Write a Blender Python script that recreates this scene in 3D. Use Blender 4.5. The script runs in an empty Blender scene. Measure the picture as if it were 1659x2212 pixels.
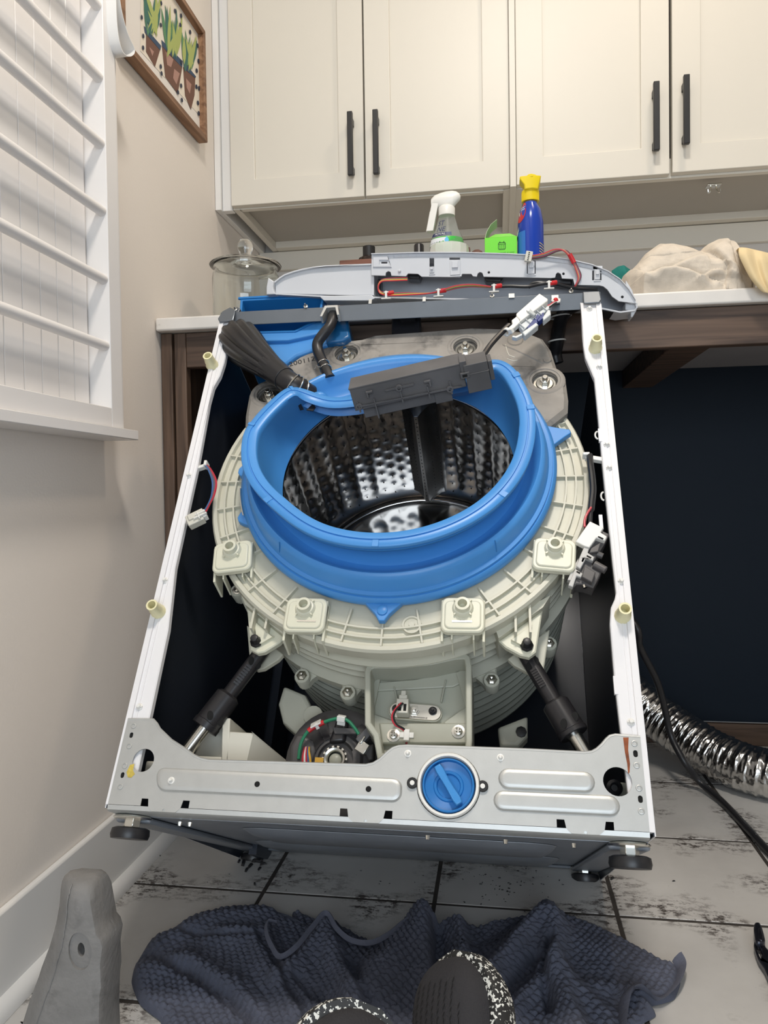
import bpy, bmesh, math, random
import numpy as np
from mathutils import Vector as V, Matrix, noise
from mathutils.geometry import tessellate_polygon
random.seed(7); rng = np.random.default_rng(7)
PI = math.pi
sc = bpy.context.scene
COL = sc.collection
# ------------------------------------------------------------------ camera
FPX, IW, IH = 1640.0, 1659, 2212
YAW, PITCH, ROLL = math.radians(8.7), math.radians(1.5), .014
CAMP = V((0, 0, .71))
_F = V((-math.sin(YAW)*math.cos(PITCH), math.cos(YAW)*math.cos(PITCH), -math.sin(PITCH)))
_R0 = _F.cross(V((0, 0, 1))).normalized(); _U0 = _R0.cross(_F)
_R = math.cos(ROLL)*_R0 - math.sin(ROLL)*_U0
_U = math.sin(ROLL)*_R0 + math.cos(ROLL)*_U0
cd = bpy.data.cameras.new('camera'); cam = bpy.data.objects.new('camera', cd); COL.objects.link(cam)
cam.matrix_world = Matrix(((_R.x, _U.x, -_F.x, 0), (_R.y, _U.y, -_F.y, 0), (_R.z, _U.z, -_F.z, CAMP.z), (0, 0, 0, 1)))
cd.sensor_fit = 'HORIZONTAL'; cd.sensor_width = 36; cd.lens = FPX/IW*36; cd.clip_start = .02
sc.camera = cam
# ------------------------------------------------------------------ light
w = bpy.data.worlds.new('world'); sc.world = w; w.use_nodes = True
w.node_tree.nodes['Background'].inputs[0].default_value = (.74, .87, 1, 1)
w.node_tree.nodes['Background'].inputs[1].default_value = .33
def lamp(name, typ, loc, power, col, size, size_y=None, aim=None):
    l = bpy.data.lights.new(name, typ); l.energy = power; l.color = col
    o = bpy.data.objects.new(name, l); COL.objects.link(o); o.location = loc
    if typ == 'AREA':
        l.shape = 'RECTANGLE' if size_y else 'DISK'; l.size = size
        if size_y: l.size_y = size_y
    else: l.shadow_soft_size = size
    if aim: o.rotation_euler = (V(aim)-V(loc)).to_track_quat('-Z', 'Y').to_euler()
    return o
lamp('ceiling_lamp', 'AREA', (.50, 1.28, 2.56), 6.5, (1, .83, .65), .20, aim=(.45, 1.2, 0))
lamp('ceiling_lamp', 'AREA', (.05, .35, 2.56), 27, (1, .93, .84), .3, aim=(.1, .5, 0))
lamp('window_daylight', 'AREA', (.25, -1.9, .98), 40, (.80, .90, 1), 1.75, 1.3, aim=(-.35, 1.3, .30))
sc.view_settings.view_transform = 'Standard'; sc.view_settings.look = 'None'
sc.view_settings.gamma = 1; sc.view_settings.use_curve_mapping = False
sc.view_settings.exposure = -0.05
# ------------------------------------------------------------------ helpers
def ray(x, y): return _F + (x-IW/2)/FPX*_R - (y-IH/2)/FPX*_U
def px(M, x, y, d=0.0):
    """the point of the plane local y = d of frame M that is seen at (x, y), as local (x, z)"""
    n = M.col[1].xyz; p0 = M @ V((0, d, 0)); v = ray(x, y)
    q = M.inverted() @ (CAMP + v*((n.dot(p0-CAMP))/n.dot(v)))
    return (q.x, q.z)
def pl(M, pts, d=0.0): return [px(M, a, b, d) for a, b in pts]
def onX(x, y, X): v = ray(x, y); return CAMP + v*((X-CAMP.x)/v.x)
def onY(x, y, Y): v = ray(x, y); return CAMP + v*((Y-CAMP.y)/v.y)
def onZ(x, y, Z): v = ray(x, y); return CAMP + v*((Z-CAMP.z)/v.z)
T = Matrix.Translation
def RX(a): return Matrix.Rotation(a, 4, 'X')
def RY(a): return Matrix.Rotation(a, 4, 'Y')
def RZ(a): return Matrix.Rotation(a, 4, 'Z')
def along(p, d, up=(0, 0, 1)):
    """frame at p whose z axis runs along d"""
    z = V(d).normalized(); u = V(up)
    if abs(z.dot(u)) > .98: u = V((0, 1, 0))
    x = u.cross(z).normalized(); y = z.cross(x)
    return Matrix(((x.x, y.x, z.x, p[0]), (x.y, y.y, z.y, p[1]), (x.z, y.z, z.z, p[2]), (0, 0, 0, 1)))
def smooth_path(pts, n=8):
    pts = [V(p) for p in pts]; out = []
    for i in range(len(pts)-1):
        p0 = pts[max(i-1, 0)]; p1 = pts[i]; p2 = pts[i+1]; p3 = pts[min(i+2, len(pts)-1)]
        for k in range(n):
            t = k/n
            out.append(.5*((2*p1)+(p2-p0)*t+(2*p0-5*p1+4*p2-p3)*t*t+(3*p1-p0-3*p2+p3)*t**3))
    out.append(pts[-1]); return out
def rrect(cx, cz, w, h, r, n=4, ang=0):
    o = []
    for qx, qz, a0 in ((1, 1, 0), (-1, 1, 90), (-1, -1, 180), (1, -1, 270)):
        for k in range(n+1):
            a = math.radians(a0+90*k/n)
            x = qx*(w/2-r)+r*math.cos(a); z = qz*(h/2-r)+r*math.sin(a)
            o.append((cx+x*math.cos(ang)-z*math.sin(ang), cz+x*math.sin(ang)+z*math.cos(ang)))
    return o
def circ(cx, cz, r, n=20, rz=None): return [(cx+r*math.cos(2*PI*k/n), cz+(rz or r)*math.sin(2*PI*k/n)) for k in range(n)]
def inset(poly, d):
    """shrink a polygon towards its own inside by about d"""
    n = len(poly); A = sum(poly[i][0]*poly[(i+1) % n][1]-poly[(i+1) % n][0]*poly[i][1] for i in range(n)); s = 1 if A > 0 else -1
    out = []
    for i in range(n):
        a = V(poly[i-1]); b = V(poly[i]); c = V(poly[(i+1) % n])
        e1 = (b-a).normalized(); e2 = (c-b).normalized()
        n1 = V((-e1.y, e1.x))*s; n2 = V((-e2.y, e2.x))*s; m = n1+n2
        if m.length < 1e-6: m = n1
        m.normalize(); out.append(tuple(b+m*(d/max(.4, m.dot(n1)))))
    return out
def chain(o):
    m = o.matrix_basis.copy()
    while o.parent: o = o.parent; m = o.matrix_basis @ m
    return m
class MB:
    def __init__(s, M=None): s.v = []; s.f = []; s.mi = []; s.M = M or Matrix(); s.m = 0
    def add(s, vs, fs, M=None):
        A = s.M @ M if M else s.M; b = len(s.v)
        s.v += [tuple(A @ V(p)) for p in vs]
        s.f += [tuple(i+b for i in f) for f in fs]; s.mi += [s.m]*len(fs); return s
    def box(s, x0, x1, y0, y1, z0, z1, M=None):
        return s.add([(x, y, z) for z in (z0, z1) for y in (y0, y1) for x in (x0, x1)],
                     [(0, 2, 3, 1), (4, 5, 7, 6), (0, 1, 5, 4), (2, 6, 7, 3), (0, 4, 6, 2), (1, 3, 7, 5)], M)
    def lathe(s, prof, n=24, M=None, a0=0, a1=2*PI, wob=None):
        """profile of (r, h) turned about local z"""
        full = abs(a1-a0-2*PI) < 1e-6; m = n if full else n+1; vs = []; fs = []
        for r, h in prof:
            for k in range(m):
                a = a0+(a1-a0)*k/n; vs.append((r*math.cos(a), r*math.sin(a), h))
        for i in range(len(prof)-1):
            for k in range(n):
                k2 = (k+1) % m; fs.append((i*m+k, i*m+k2, (i+1)*m+k2, (i+1)*m+k))
        s.add(vs, fs, M); b = len(s.v)-len(vs)
        if full:
            if prof[0][0] > 1e-5 and wob != 'open': s.f.append(tuple(b+k for k in range(n))[::-1]); s.mi.append(s.m)
            if prof[-1][0] > 1e-5 and wob != 'open': s.f.append(tuple(b+(len(prof)-1)*m+k for k in range(n))); s.mi.append(s.m)
        return s
    def cyl(s, p0, p1, r0, r1=None, n=14, M=None):
        d = V(p1)-V(p0); A = along(p0, d)
        return s.lathe([(r0, 0), (r0 if r1 is None else r1, d.length)], n, M @ A if M else A)
    def tube(s, pts, r, n=8, cap=True, flat=None, M=None):
        pts = [V(p) for p in pts]; N = len(pts); vs = []; fs = []
        t0 = (pts[1]-pts[0]).normalized(); u = t0.orthogonal().normalized()
        for i, p in enumerate(pts):
            t = (pts[min(i+1, N-1)]-pts[max(i-1, 0)]).normalized()
            u = (u-t*u.dot(t)).normalized(); w_ = t.cross(u); rr = r[i] if isinstance(r, (list, tuple)) else r
            for k in range(n):
                a = 2*PI*k/n; vs.append(p+u*rr*math.cos(a)+w_*rr*math.sin(a))
        for i in range(N-1):
            for k in range(n):
                k2 = (k+1) % n; fs.append((i*n+k, i*n+k2, (i+1)*n+k2, (i+1)*n+k))
        if cap: fs += [tuple(range(n))[::-1], tuple((N-1)*n+k for k in range(n))]
        return s.add(vs, fs, M)
    def plate(s, outer, holes=(), d0=0.0, d1=.004, M=None, cham=0.0, hc=None):
        """flat polygon (x, z) with holes, from depth d0 to d1 along local y"""
        loops = [list(outer)]+[list(h) for h in holes]
        tri = tessellate_polygon([[V((a, b, 0)) for a, b in lp] for lp in loops])
        flat = [p for lp in loops for p in lp]; n = len(flat)
        hc = cham if hc is None else hc
        ins = [p for i, lp in enumerate(loops) for p in (inset(lp, cham if i == 0 else -hc) if cham else lp)]
        vs = [(a, d0, b) for a, b in ins]
        fs = [tuple(t) for t in tri]
        if cham:
            vs += [(a, d0+(cham if d1 > d0 else -cham), b) for a, b in flat]; o2 = n; o3 = 2*n
        else: o2 = 0; o3 = n
        vs += [(a, d1, b) for a, b in flat]
        fs += [tuple(i+o3 for i in t)[::-1] for t in tri]
        o = 0
        for lp in loops:
            m = len(lp)
            for i in range(m):
                j = (i+1) % m
                if cham: fs.append((o+i, o+j, o2+o+j, o2+o+i))
                fs.append((o2+o+i, o2+o+j, o3+o+j, o3+o+i))
            o += m
        return s.add(vs, fs, M)
    def pad(s, outer, ins, y0, y1, M=None):
        """raised or sunk pad with sloped sides"""
        inn = inset(outer, ins); n = len(outer)
        vs = [(a, y0, b) for a, b in outer]+[(a, y1, b) for a, b in inn]
        fs = [(i, (i+1) % n, n+(i+1) % n, n+i) for i in range(n)]+[tuple(n+i for i in range(n))]
        return s.add(vs, fs, M)
    def sweep(s, poly, path_y, M=None): return s.plate(poly, (), path_y[0], path_y[1], M)
    def loft(s, loops, close=True, cap=True, M=None):
        n = len(loops[0]); vs = [p for l in loops for p in l]; fs = []
        for i in range(len(loops)-1):
            for k in range(n if close else n-1):
                k2 = (k+1) % n; fs.append((i*n+k, i*n+k2, (i+1)*n+k2, (i+1)*n+k))
        if cap: fs += [tuple(range(n))[::-1], tuple((len(loops)-1)*n+k for k in range(n))]
        return s.add(vs, fs, M)
    def ball(s, c, r, n=12, sx=1, sy=1, sz=1, M=None):
        pr = [(max(1e-6, r*math.sin(PI*k/n)), -r*math.cos(PI*k/n)) for k in range(n+1)]
        A = T(c) @ Matrix.Diagonal((sx, sy, sz, 1)); return s.lathe(pr, 2*n, M @ A if M else A, wob='open')
    def hexnut(s, c, d, r, h, M=None): return s.cyl(c, V(c)+V(d).normalized()*h, r, r*.92, 6, M)
    def build(s, name, mats, parent=None, bevel=0, seg=2, ang=35, fix=True, sub=0):
        me = bpy.data.meshes.new(name); me.from_pydata(s.v, [], s.f)
        for m in (mats if isinstance(mats, (list, tuple)) else [mats]): me.materials.append(m)
        me.polygons.foreach_set('material_index', s.mi)
        if fix:
            bm = bmesh.new(); bm.from_mesh(me)
            bmesh.ops.remove_doubles(bm, verts=bm.verts, dist=1e-6)
            bmesh.ops.recalc_face_normals(bm, faces=bm.faces); bm.to_mesh(me); bm.free()
        me.polygons.foreach_set('use_smooth', [True]*len(me.polygons))
        me.set_sharp_from_angle(angle=math.radians(ang)); me.update()
        o = bpy.data.objects.new(name, me); COL.objects.link(o)
        if parent: o.parent = parent; me.transform(chain(parent).inverted())
        if bevel:
            b = o.modifiers.new('bevel', 'BEVEL'); b.width = bevel; b.segments = seg; b.limit_method = 'ANGLE'; b.angle_limit = math.radians(40)
        if sub: q = o.modifiers.new('sub', 'SUBSURF'); q.levels = q.render_levels = sub
        return o
def tag(o, label=None, cat=None, group=None, kind=None):
    if label: o['label'] = label
    if cat: o['category'] = cat
    if group: o['group'] = group
    if kind: o['kind'] = kind
    return o
def thing(name, label, cat, M=None, group=None):
    o = bpy.data.objects.new(name, None); COL.objects.link(o); o.empty_display_size = .05
    if M is not None: o.matrix_world = M
    return tag(o, label, cat, group)
def struct(o): o['kind'] = 'structure'; return o
def text_poly(txt, size):
    """mesh of a line of lettering, x to the right and y up, centred"""
    c = bpy.data.curves.new('t', 'FONT'); c.body = txt; c.size = size; c.align_x = 'CENTER'; c.align_y = 'CENTER'; c.resolution_u = 2
    o = bpy.data.objects.new('t', c); COL.objects.link(o); dg = bpy.context.evaluated_depsgraph_get()
    me = bpy.data.meshes.new_from_object(o.evaluated_get(dg))
    vs = [tuple(v.co) for v in me.vertices]; fs = [tuple(p.vertices) for p in me.polygons]
    bpy.data.objects.remove(o); bpy.data.curves.remove(c); bpy.data.meshes.remove(me); return vs, fs
def lettering(mb, txt, size, fn):
    vs, fs = text_poly(txt, size); mb.add([fn(x, y) for x, y, z in vs], fs)
def cut(o, cutters):
    """take the cutter shapes out of a mesh object"""
    tmp = []
    for i, mb in enumerate(cutters):
        c = mb.build('cutter', list(o.data.materials)); c.parent = None; tmp.append(c)
        c.matrix_basis = Matrix.Identity(4); md = o.modifiers.new('cut%d' % i, 'BOOLEAN'); md.object = c; md.operation = 'DIFFERENCE'; md.solver = 'EXACT'; md.use_self = True; md.use_hole_tolerant = True
    bpy.context.view_layer.update(); dg = bpy.context.evaluated_depsgraph_get(); me = bpy.data.meshes.new_from_object(o.evaluated_get(dg)); me.name = o.name
    o.modifiers.clear(); o.data = me
    for c in tmp: bpy.data.objects.remove(c)
    me.polygons.foreach_set('use_smooth', [True]*len(me.polygons)); me.set_sharp_from_angle(angle=math.radians(40)); return o
# ------------------------------------------------------------------ materials
def mat(name, col, rough=.5, metal=0.0, var=0.0, vscale=8, bump=0.0, bscale=60, coat=0, spec=None, trans=0, ior=1.45, sss=0, dark=None, dscale=5, dlo=.5, dhi=.7, bdist=.002):
    m = bpy.data.materials.new(name); m.use_nodes = True; nt = m.node_tree; N = nt.nodes; L = nt.links
    b = N['Principled BSDF']; b.inputs['Base Color'].default_value = (*col, 1)
    b.inputs['Roughness'].default_value = rough; b.inputs['Metallic'].default_value = metal
    if coat: b.inputs['Coat Weight'].default_value = coat; b.inputs['Coat Roughness'].default_value = .12
    if spec is not None: b.inputs['Specular IOR Level'].default_value = spec
    if trans: b.inputs['Transmission Weight'].default_value = trans; b.inputs['IOR'].default_value = ior
    if sss: b.inputs['Subsurface Weight'].default_value = sss; b.inputs['Subsurface Radius'].default_value = (.02, .018, .012); b.inputs['Subsurface Scale'].default_value = .5
    if var or bump or dark: tc = N.new('ShaderNodeTexCoord')
    src = None
    if var:
        n = N.new('ShaderNodeTexNoise'); n.inputs['Scale'].default_value = vscale; n.inputs['Detail'].default_value = 6
        L.new(tc.outputs['Object'], n.inputs['Vector'])
        r = N.new('ShaderNodeValToRGB'); r.color_ramp.elements[0].position = .3; r.color_ramp.elements[1].position = .7
        r.color_ramp.elements[0].color = (*[c*(1-var) for c in col], 1); r.color_ramp.elements[1].color = (*[min(1, c*(1+var)) for c in col], 1)
        L.new(n.outputs['Fac'], r.inputs['Fac']); src = r.outputs['Color']
    if dark:
        n2 = N.new('ShaderNodeTexNoise'); n2.inputs['Scale'].default_value = dscale; n2.inputs['Detail'].default_value = 9; n2.inputs['Roughness'].default_value = .65
        L.new(tc.outputs['Object'], n2.inputs['Vector'])
        r2 = N.new('ShaderNodeValToRGB'); r2.color_ramp.elements[0].position = dlo; r2.color_ramp.elements[1].position = dhi
        L.new(n2.outputs['Fac'], r2.inputs['Fac'])
        mx = N.new('ShaderNodeMix'); mx.data_type = 'RGBA'; mx.inputs[6].default_value = (*col, 1); mx.inputs[7].default_value = (*dark, 1)
        if src: L.new(src, mx.inputs[6])
        L.new(r2.outputs['Color'], mx.inputs[0]); src = mx.outputs[2]
    if src: L.new(src, b.inputs['Base Color'])
    if bump:
        n3 = N.new('ShaderNodeTexNoise'); n3.inputs['Scale'].default_value = bscale; n3.inputs['Detail'].default_value = 5
        L.new(tc.outputs['Object'], n3.inputs['Vector'])
        bp = N.new('ShaderNodeBump'); bp.inputs['Strength'].default_value = bump; bp.inputs['Distance'].default_value = bdist
        L.new(n3.outputs['Fac'], bp.inputs['Height']); L.new(bp.outputs['Normal'], b.inputs['Normal'])
    return m
def wood_mat(name, c1, c2, axis, scale=1.0):
    m = bpy.data.materials.new(name); m.use_nodes = True; nt = m.node_tree; N = nt.nodes; L = nt.links; b = N['Principled BSDF']
    tc = N.new('ShaderNodeTexCoord'); mp = N.new('ShaderNodeMapping')
    s = [28*scale]*3; s[axis] = 1.6*scale; mp.inputs['Scale'].default_value = s
    L.new(tc.outputs['Object'], mp.inputs['Vector'])
    n = N.new('ShaderNodeTexNoise'); n.inputs['Scale'].default_value = 2.2; n.inputs['Detail'].default_value = 8; n.inputs['Distortion'].default_value = .8
    L.new(mp.outputs['Vector'], n.inputs['Vector'])
    r = N.new('ShaderNodeValToRGB'); e = r.color_ramp.elements; e[0].position = .33; e[0].color = (*c1, 1); e[1].position = .68; e[1].color = (*c2, 1)
    L.new(n.outputs['Fac'], r.inputs['Fac']); L.new(r.outputs['Color'], b.inputs['Base Color']); b.inputs['Roughness'].default_value = .55
    bp = N.new('ShaderNodeBump'); bp.inputs['Strength'].default_value = .35; bp.inputs['Distance'].default_value = .001
    L.new(n.outputs['Fac'], bp.inputs['Height']); L.new(bp.outputs['Normal'], b.inputs['Normal']); return m
def tile_mat():
    m = bpy.data.materials.new('worn_white_tile'); m.use_nodes = True; nt = m.node_tree; N = nt.nodes; L = nt.links; b = N['Principled BSDF']
    g = N.new('ShaderNodeNewGeometry'); tc = N.new('ShaderNodeTexCoord')
    def nz(scale, detail, rough, vec, st=(1, 1, 1)):
        mp = N.new('ShaderNodeMapping'); mp.inputs['Scale'].default_value = st; L.new(vec, mp.inputs['Vector'])
        n = N.new('ShaderNodeTexNoise'); n.inputs['Scale'].default_value = scale; n.inputs['Detail'].default_value = detail; n.inputs['Roughness'].default_value = rough
        L.new(mp.outputs['Vector'], n.inputs['Vector']); return n.outputs['Fac']
    def ramp(fac, lo, hi):
        r = N.new('ShaderNodeMapRange'); r.inputs[1].default_value = lo; r.inputs[2].default_value = hi; L.new(fac, r.inputs[0]); return r.outputs[0]
    def mth(op, a, bb):
        q = N.new('ShaderNodeMath'); q.operation = op
        for i, s in enumerate((a, bb)):
            if isinstance(s, (int, float)): q.inputs[i].default_value = s
            else: L.new(s, q.inputs[i])
        return q.outputs[0]
    P = g.outputs['Position']
    # worn patches: large islands broken up by streaky fine grain, more of them near a tile's edge
    sx = N.new('ShaderNodeSeparateXYZ'); L.new(tc.outputs['Object'], sx.inputs[0])
    ex = mth('ABSOLUTE', sx.outputs[0], 0); ey = mth('ABSOLUTE', sx.outputs[1], 0); edge = ramp(mth('MAXIMUM', ex, ey), .090, .150)
    big = nz(6.5, 3, .5, P); fine = nz(62, 8, .78, P, (.75, 1.2, 1)); fine2 = nz(170, 4, .7, P)
    isl = mth('ADD', big, mth('MULTIPLY', edge, .14))
    a = mth('MULTIPLY', ramp(isl, .545, .68), ramp(fine, .48, .57))
    sp = mth('MULTIPLY', ramp(fine2, .66, .71), ramp(big, .42, .55))
    k = mth('MINIMUM', mth('ADD', a, mth('MULTIPLY', sp, .8)), 1.0)
    c0 = N.new('ShaderNodeValToRGB'); e = c0.color_ramp.elements; e[0].position = .3; e[0].color = (.48, .465, .445, 1); e[1].position = .7; e[1].color = (.60, .585, .56, 1)
    L.new(nz(4, 5, .6, P), c0.inputs['Fac'])
    mx = N.new('ShaderNodeMix'); mx.data_type = 'RGBA'; L.new(k, mx.inputs[0]); L.new(c0.outputs['Color'], mx.inputs[6]); mx.inputs[7].default_value = (.075, .062, .055, 1)
    L.new(mx.outputs[2], b.inputs['Base Color']); b.inputs['Roughness'].default_value = .42
    bp = N.new('ShaderNodeBump'); bp.inputs['Strength'].default_value = .25; bp.inputs['Distance'].default_value = .001; L.new(k, bp.inputs['Height']); L.new(bp.outputs['Normal'], b.inputs['Normal'])
    return m
M_ = {}
M_['wall'] = mat('wall_paint', (.80, .74, .675), .75, bump=.12, bscale=220, var=.012, vscale=3)
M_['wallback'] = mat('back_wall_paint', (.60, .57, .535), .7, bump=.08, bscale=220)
M_['trim'] = mat('white_trim_paint', (.78, .77, .75), .38, bump=.03, bscale=90)
M_['rack'] = mat('white_rack_paint', (.80, .775, .755), .40, bump=.03, bscale=90)
M_['cab'] = mat('cabinet_paint', (.685, .65, .575), .42, bump=.02, bscale=120)
M_['cabu'] = mat('shaded_cabinet_underside', (.40, .375, .335), .6, var=.03, vscale=4)  # cabinet paint darkened; the underside's shade is in the colour
M_['quartz'] = mat('quartz', (.74, .71, .67), .22, var=.05, vscale=14, dark=(.45, .43, .40), dscale=20, dlo=.62, dhi=.70)
M_['navy'] = mat('navy_paint', (.0035, .010, .020), .6, bump=.08, bscale=160, spec=.25)
M_['ply'] = mat('plywood', (.30, .29, .30), .7, var=.06, vscale=5)
M_['woodx'] = wood_mat('brown_oak_along', (.044, .025, .016), (.135, .084, .056), 0)
M_['woodz'] = wood_mat('brown_oak_upright', (.044, .025, .016), (.135, .084, .056), 2)
M_['frame'] = wood_mat('picture_frame_wood', (.16, .075, .035), (.36, .20, .11), 1)
M_['black'] = mat('black_metal', (.012, .012, .013), .42)
M_['grout'] = mat('dark_grout', (.045, .038, .033), .85, var=.3, vscale=20)
M_['tile'] = tile_mat()
M_['galv'] = mat('galvanised_steel', (.52, .525, .51), .44, .55, var=.03, vscale=60, bump=.04, bscale=400)
M_['galvd'] = mat('reflection_dark_steel', (.17, .19, .215), .36, .6, var=.05, vscale=20)  # dark reflections on the galvanised brace are put into this colour
M_['pan'] = mat('dull_grey_steel', (.25, .27, .30), .38, .35, var=.08, vscale=20)
M_['enamel'] = mat('white_enamel', (.80, .79, .80), .25, bump=.03, bscale=200)
M_['inside'] = mat('shade_dark_side_sheet', (.030, .036, .050), .30, .1, var=.15, vscale=4)  # dark of the unlit cabinet interior painted into the sheets
M_['tub'] = mat('ivory_polypropylene', (.57, .555, .455), .42, var=.05, vscale=9, bump=.04, bscale=90)
M_['tubd'] = mat('shaded_grey_ivory_polypropylene', (.41, .415, .345), .40, var=.06, vscale=9, bump=.04, bscale=90)  # tub plastic darkened; light falloff on the sump is in its colour
M_['lug'] = mat('pale_polypropylene', (.66, .65, .52), .38, bump=.03, bscale=80)
M_['blue'] = mat('blue_rubber', (.060, .265, .64), .36, var=.07, vscale=6, bump=.03, bscale=60)
M_['bluep'] = mat('blue_plastic', (.018, .175, .48), .30, var=.05, vscale=9)
M_['blued'] = mat('deep_blue_plastic', (.010, .105, .27), .33)
M_['conc'] = mat('dark_concrete', (.27, .25, .225), .75, var=.25, vscale=14, bump=.5, bscale=75, dark=(.055, .053, .052), dscale=9, dlo=.50, dhi=.64)
M_['concl'] = mat('grey_concrete', (.215, .208, .20), .8, var=.14, vscale=22, bump=.5, bscale=150, dark=(.13, .125, .12), dscale=12, dlo=.52, dhi=.66)
M_['rubber'] = mat('black_rubber', (.014, .014, .016), .38, bump=.06, bscale=80)
M_['plast'] = mat('black_plastic', (.018, .017, .019), .32)
M_['greyp'] = mat('dusty_grey_plastic', (.085, .084, .088), .50, var=.25, vscale=12)
M_['chrome'] = mat('zinc_plated_steel', (.72, .71, .66), .22, 1)
M_['steel'] = mat('polished_stainless', (.42, .405, .39), .14, 1, var=.05, vscale=8)
M_['steelb'] = mat('brushed_stainless', (.42, .42, .42), .34, 1)
M_['hole'] = mat('dark_hole', (.004, .004, .004), .9)
M_['nylon'] = mat('yellow_nylon', (.80, .75, .47), .38)
M_['whitep'] = mat('white_plastic', (.78, .77, .73), .35)
M_['cream'] = mat('cream_plastic', (.62, .60, .52), .38)
M_['console'] = mat('cool_white_plastic', (.60, .615, .645), .32)
M_['consoled'] = mat('inner_grey_plastic', (.34, .36, .40), .40)
M_['red'] = mat('red_plastic', (.55, .015, .02), .38)
M_['wred'] = mat('red_wire', (.50, .03, .05), .4)
M_['wblue'] = mat('blue_wire', (.05, .12, .30), .4)
M_['wgrey'] = mat('grey_wire', (.12, .11, .13), .4)
M_['wgreen'] = mat('green_wire', (.02, .20, .10), .4)
M_['wyel'] = mat('yellow_wire', (.70, .40, .05), .4)
M_['darkblue'] = mat('dark_blue_plastic', (.012, .03, .17), .4)
M_['motor'] = mat('dark_motor_plastic', (.080, .075, .075), .42)
M_['rust'] = mat('rust_stain', (.24, .065, .022), .8, var=.5, vscale=60)
M_['glue'] = mat('yellow_glue', (.55, .42, .08), .5, var=.4, vscale=80)
# ------------------------------------------------------------------ the room
XW, YB, YC, ZC, YU, ZU = -.70, 2.21, 1.484, 1.075, 1.852, 1.425
LM = Matrix(((0, -1, 0, XW), (1, 0, 0, 0), (0, 0, 1, 0), (0, 0, 0, 1)))      # left wall: x along the wall, -y out of it
b = MB(); b.box(-.9, 2.6, -3.2, 2.4, -.05, -.0013); floor = struct(b.build('floor', M_['grout']))
b = MB(); P_ = .3055; hw = (P_-.0075)/2
b.loft([[(-hw, -hw, -.004), (hw, -hw, -.004), (hw, hw, -.004), (-hw, hw, -.004)], [(-hw, -hw, -.0008), (hw, -hw, -.0008), (hw, hw, -.0008), (-hw, hw, -.0008)],
        [(-hw+.001, -hw+.001, 0), (hw-.001, -hw+.001, 0), (hw-.001, hw-.001, 0), (-hw+.001, hw-.001, 0)]])
t0 = None
for i in range(9):
    for j in range(-1, 9):
        cx = -.73+P_*(i+.5); cy = -.24+P_*(j+.5)
        if j == -1: continue
        if t0 is None: o = t0 = b.build('tile', M_['tile'], floor)
        else: o = t0.copy(); COL.objects.link(o); o.name = 'tile'
        o.parent = floor; o.location = (cx, cy, random.uniform(-.0006, .0004))
        o.rotation_euler = (0, 0, 0)
b = MB(); b.box(XW-.1, XW, -3.2, 2.4, -.05, 2.72); struct(b.build('wall_left', M_['wall']))
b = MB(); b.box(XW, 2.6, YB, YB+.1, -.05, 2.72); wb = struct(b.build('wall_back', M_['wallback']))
b = MB(); b.box(XW+.03, 2.58, YB-.006, YB-.0005, .062, 1.044); b.build('dark_lower_wall_panel', M_['navy'], wb)
b = MB(); b.box(2.6, 2.7, -3.2, 2.4, -.05, 2.72); struct(b.build('wall_right', M_['wall']))
b = MB(); b.box(-.8, 2.7, -3.2, 2.4, 2.62, 2.72); struct(b.build('ceiling', M_['trim']))
# baseboards
b = MB(); b.box(XW, XW+.013, -3.0, YB, 0.0, .135); bl = struct(b.build('baseboard_left', M_['trim'], bevel=.003))
b = MB(); b.loft([[(XW+.013, y, 0), (XW+.013+.018, y, 0)]+[(XW+.013+.018*math.cos(a*PI/12), y, .018*math.sin(a*PI/12)+.004) for a in range(0, 7)] for y in (-3.0, YB)])
b.build('shoe_moulding', M_['trim'], bl)
b = MB(); b.box(XW+.04, 2.6, YB-.02, YB-.006, 0, .06); struct(b.build('baseboard_back', M_['woodx'], bevel=.003))
# ------------------------------------------------------------------ counter
b = MB(); b.box(XW+.002, 2.2, YC, YB-.002, ZC-.027, ZC); ct = b.build('countertop', M_['quartz'], bevel=.004, seg=3)
tag(ct, 'white marbled stone countertop spanning the wall behind the washing machine', 'countertop')
cf = thing('counter_frame', 'dark brown wooden frame holding up the white stone countertop', 'counter', T((XW, YC+.02, 0)))
def cpart(name, mb, m, **k): o = mb.build(name, m, cf, **k); return o

b = MB(); b.box(XW+.003, XW+.027, YC+.022, YB-.01, 0, ZC-.028); cpart('end_panel', b, M_['woodz'], bevel=.002)
b = MB(); b.box(XW+.030, XW+.056, YC+.026, YC+.05, 0, ZC-.028); cpart('stile', b, M_['woodz'], bevel=.002)
b = MB(); b.box(XW+.0565, .02, YC+.026, YC+.05, ZC-.10, ZC-.028); cpart('rail', b, M_['woodx'], bevel=.002)
b = MB(); b.box(.021, 2.2, YC+.018, YC+.045, ZC-.10, ZC-.028); cpart('rail', b, M_['woodx'], bevel=.002)
b = MB(); b.box(XW+.03, 2.2, YC+.052, YB-.01, ZC-.036, ZC-.0285); cpart('subtop', b, M_['ply'])
b = MB(); b.box(.34, .42, YC+.052, YB-.01, ZC-.085, ZC-.037); cpart('batten', b, M_['woodx'], bevel=.002)
b = MB(); b.box(XW+.03, XW+.6, YB-.03, YB-.01, 0, ZC-.04); cpart('back_panel', b, M_['navy'])
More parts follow.
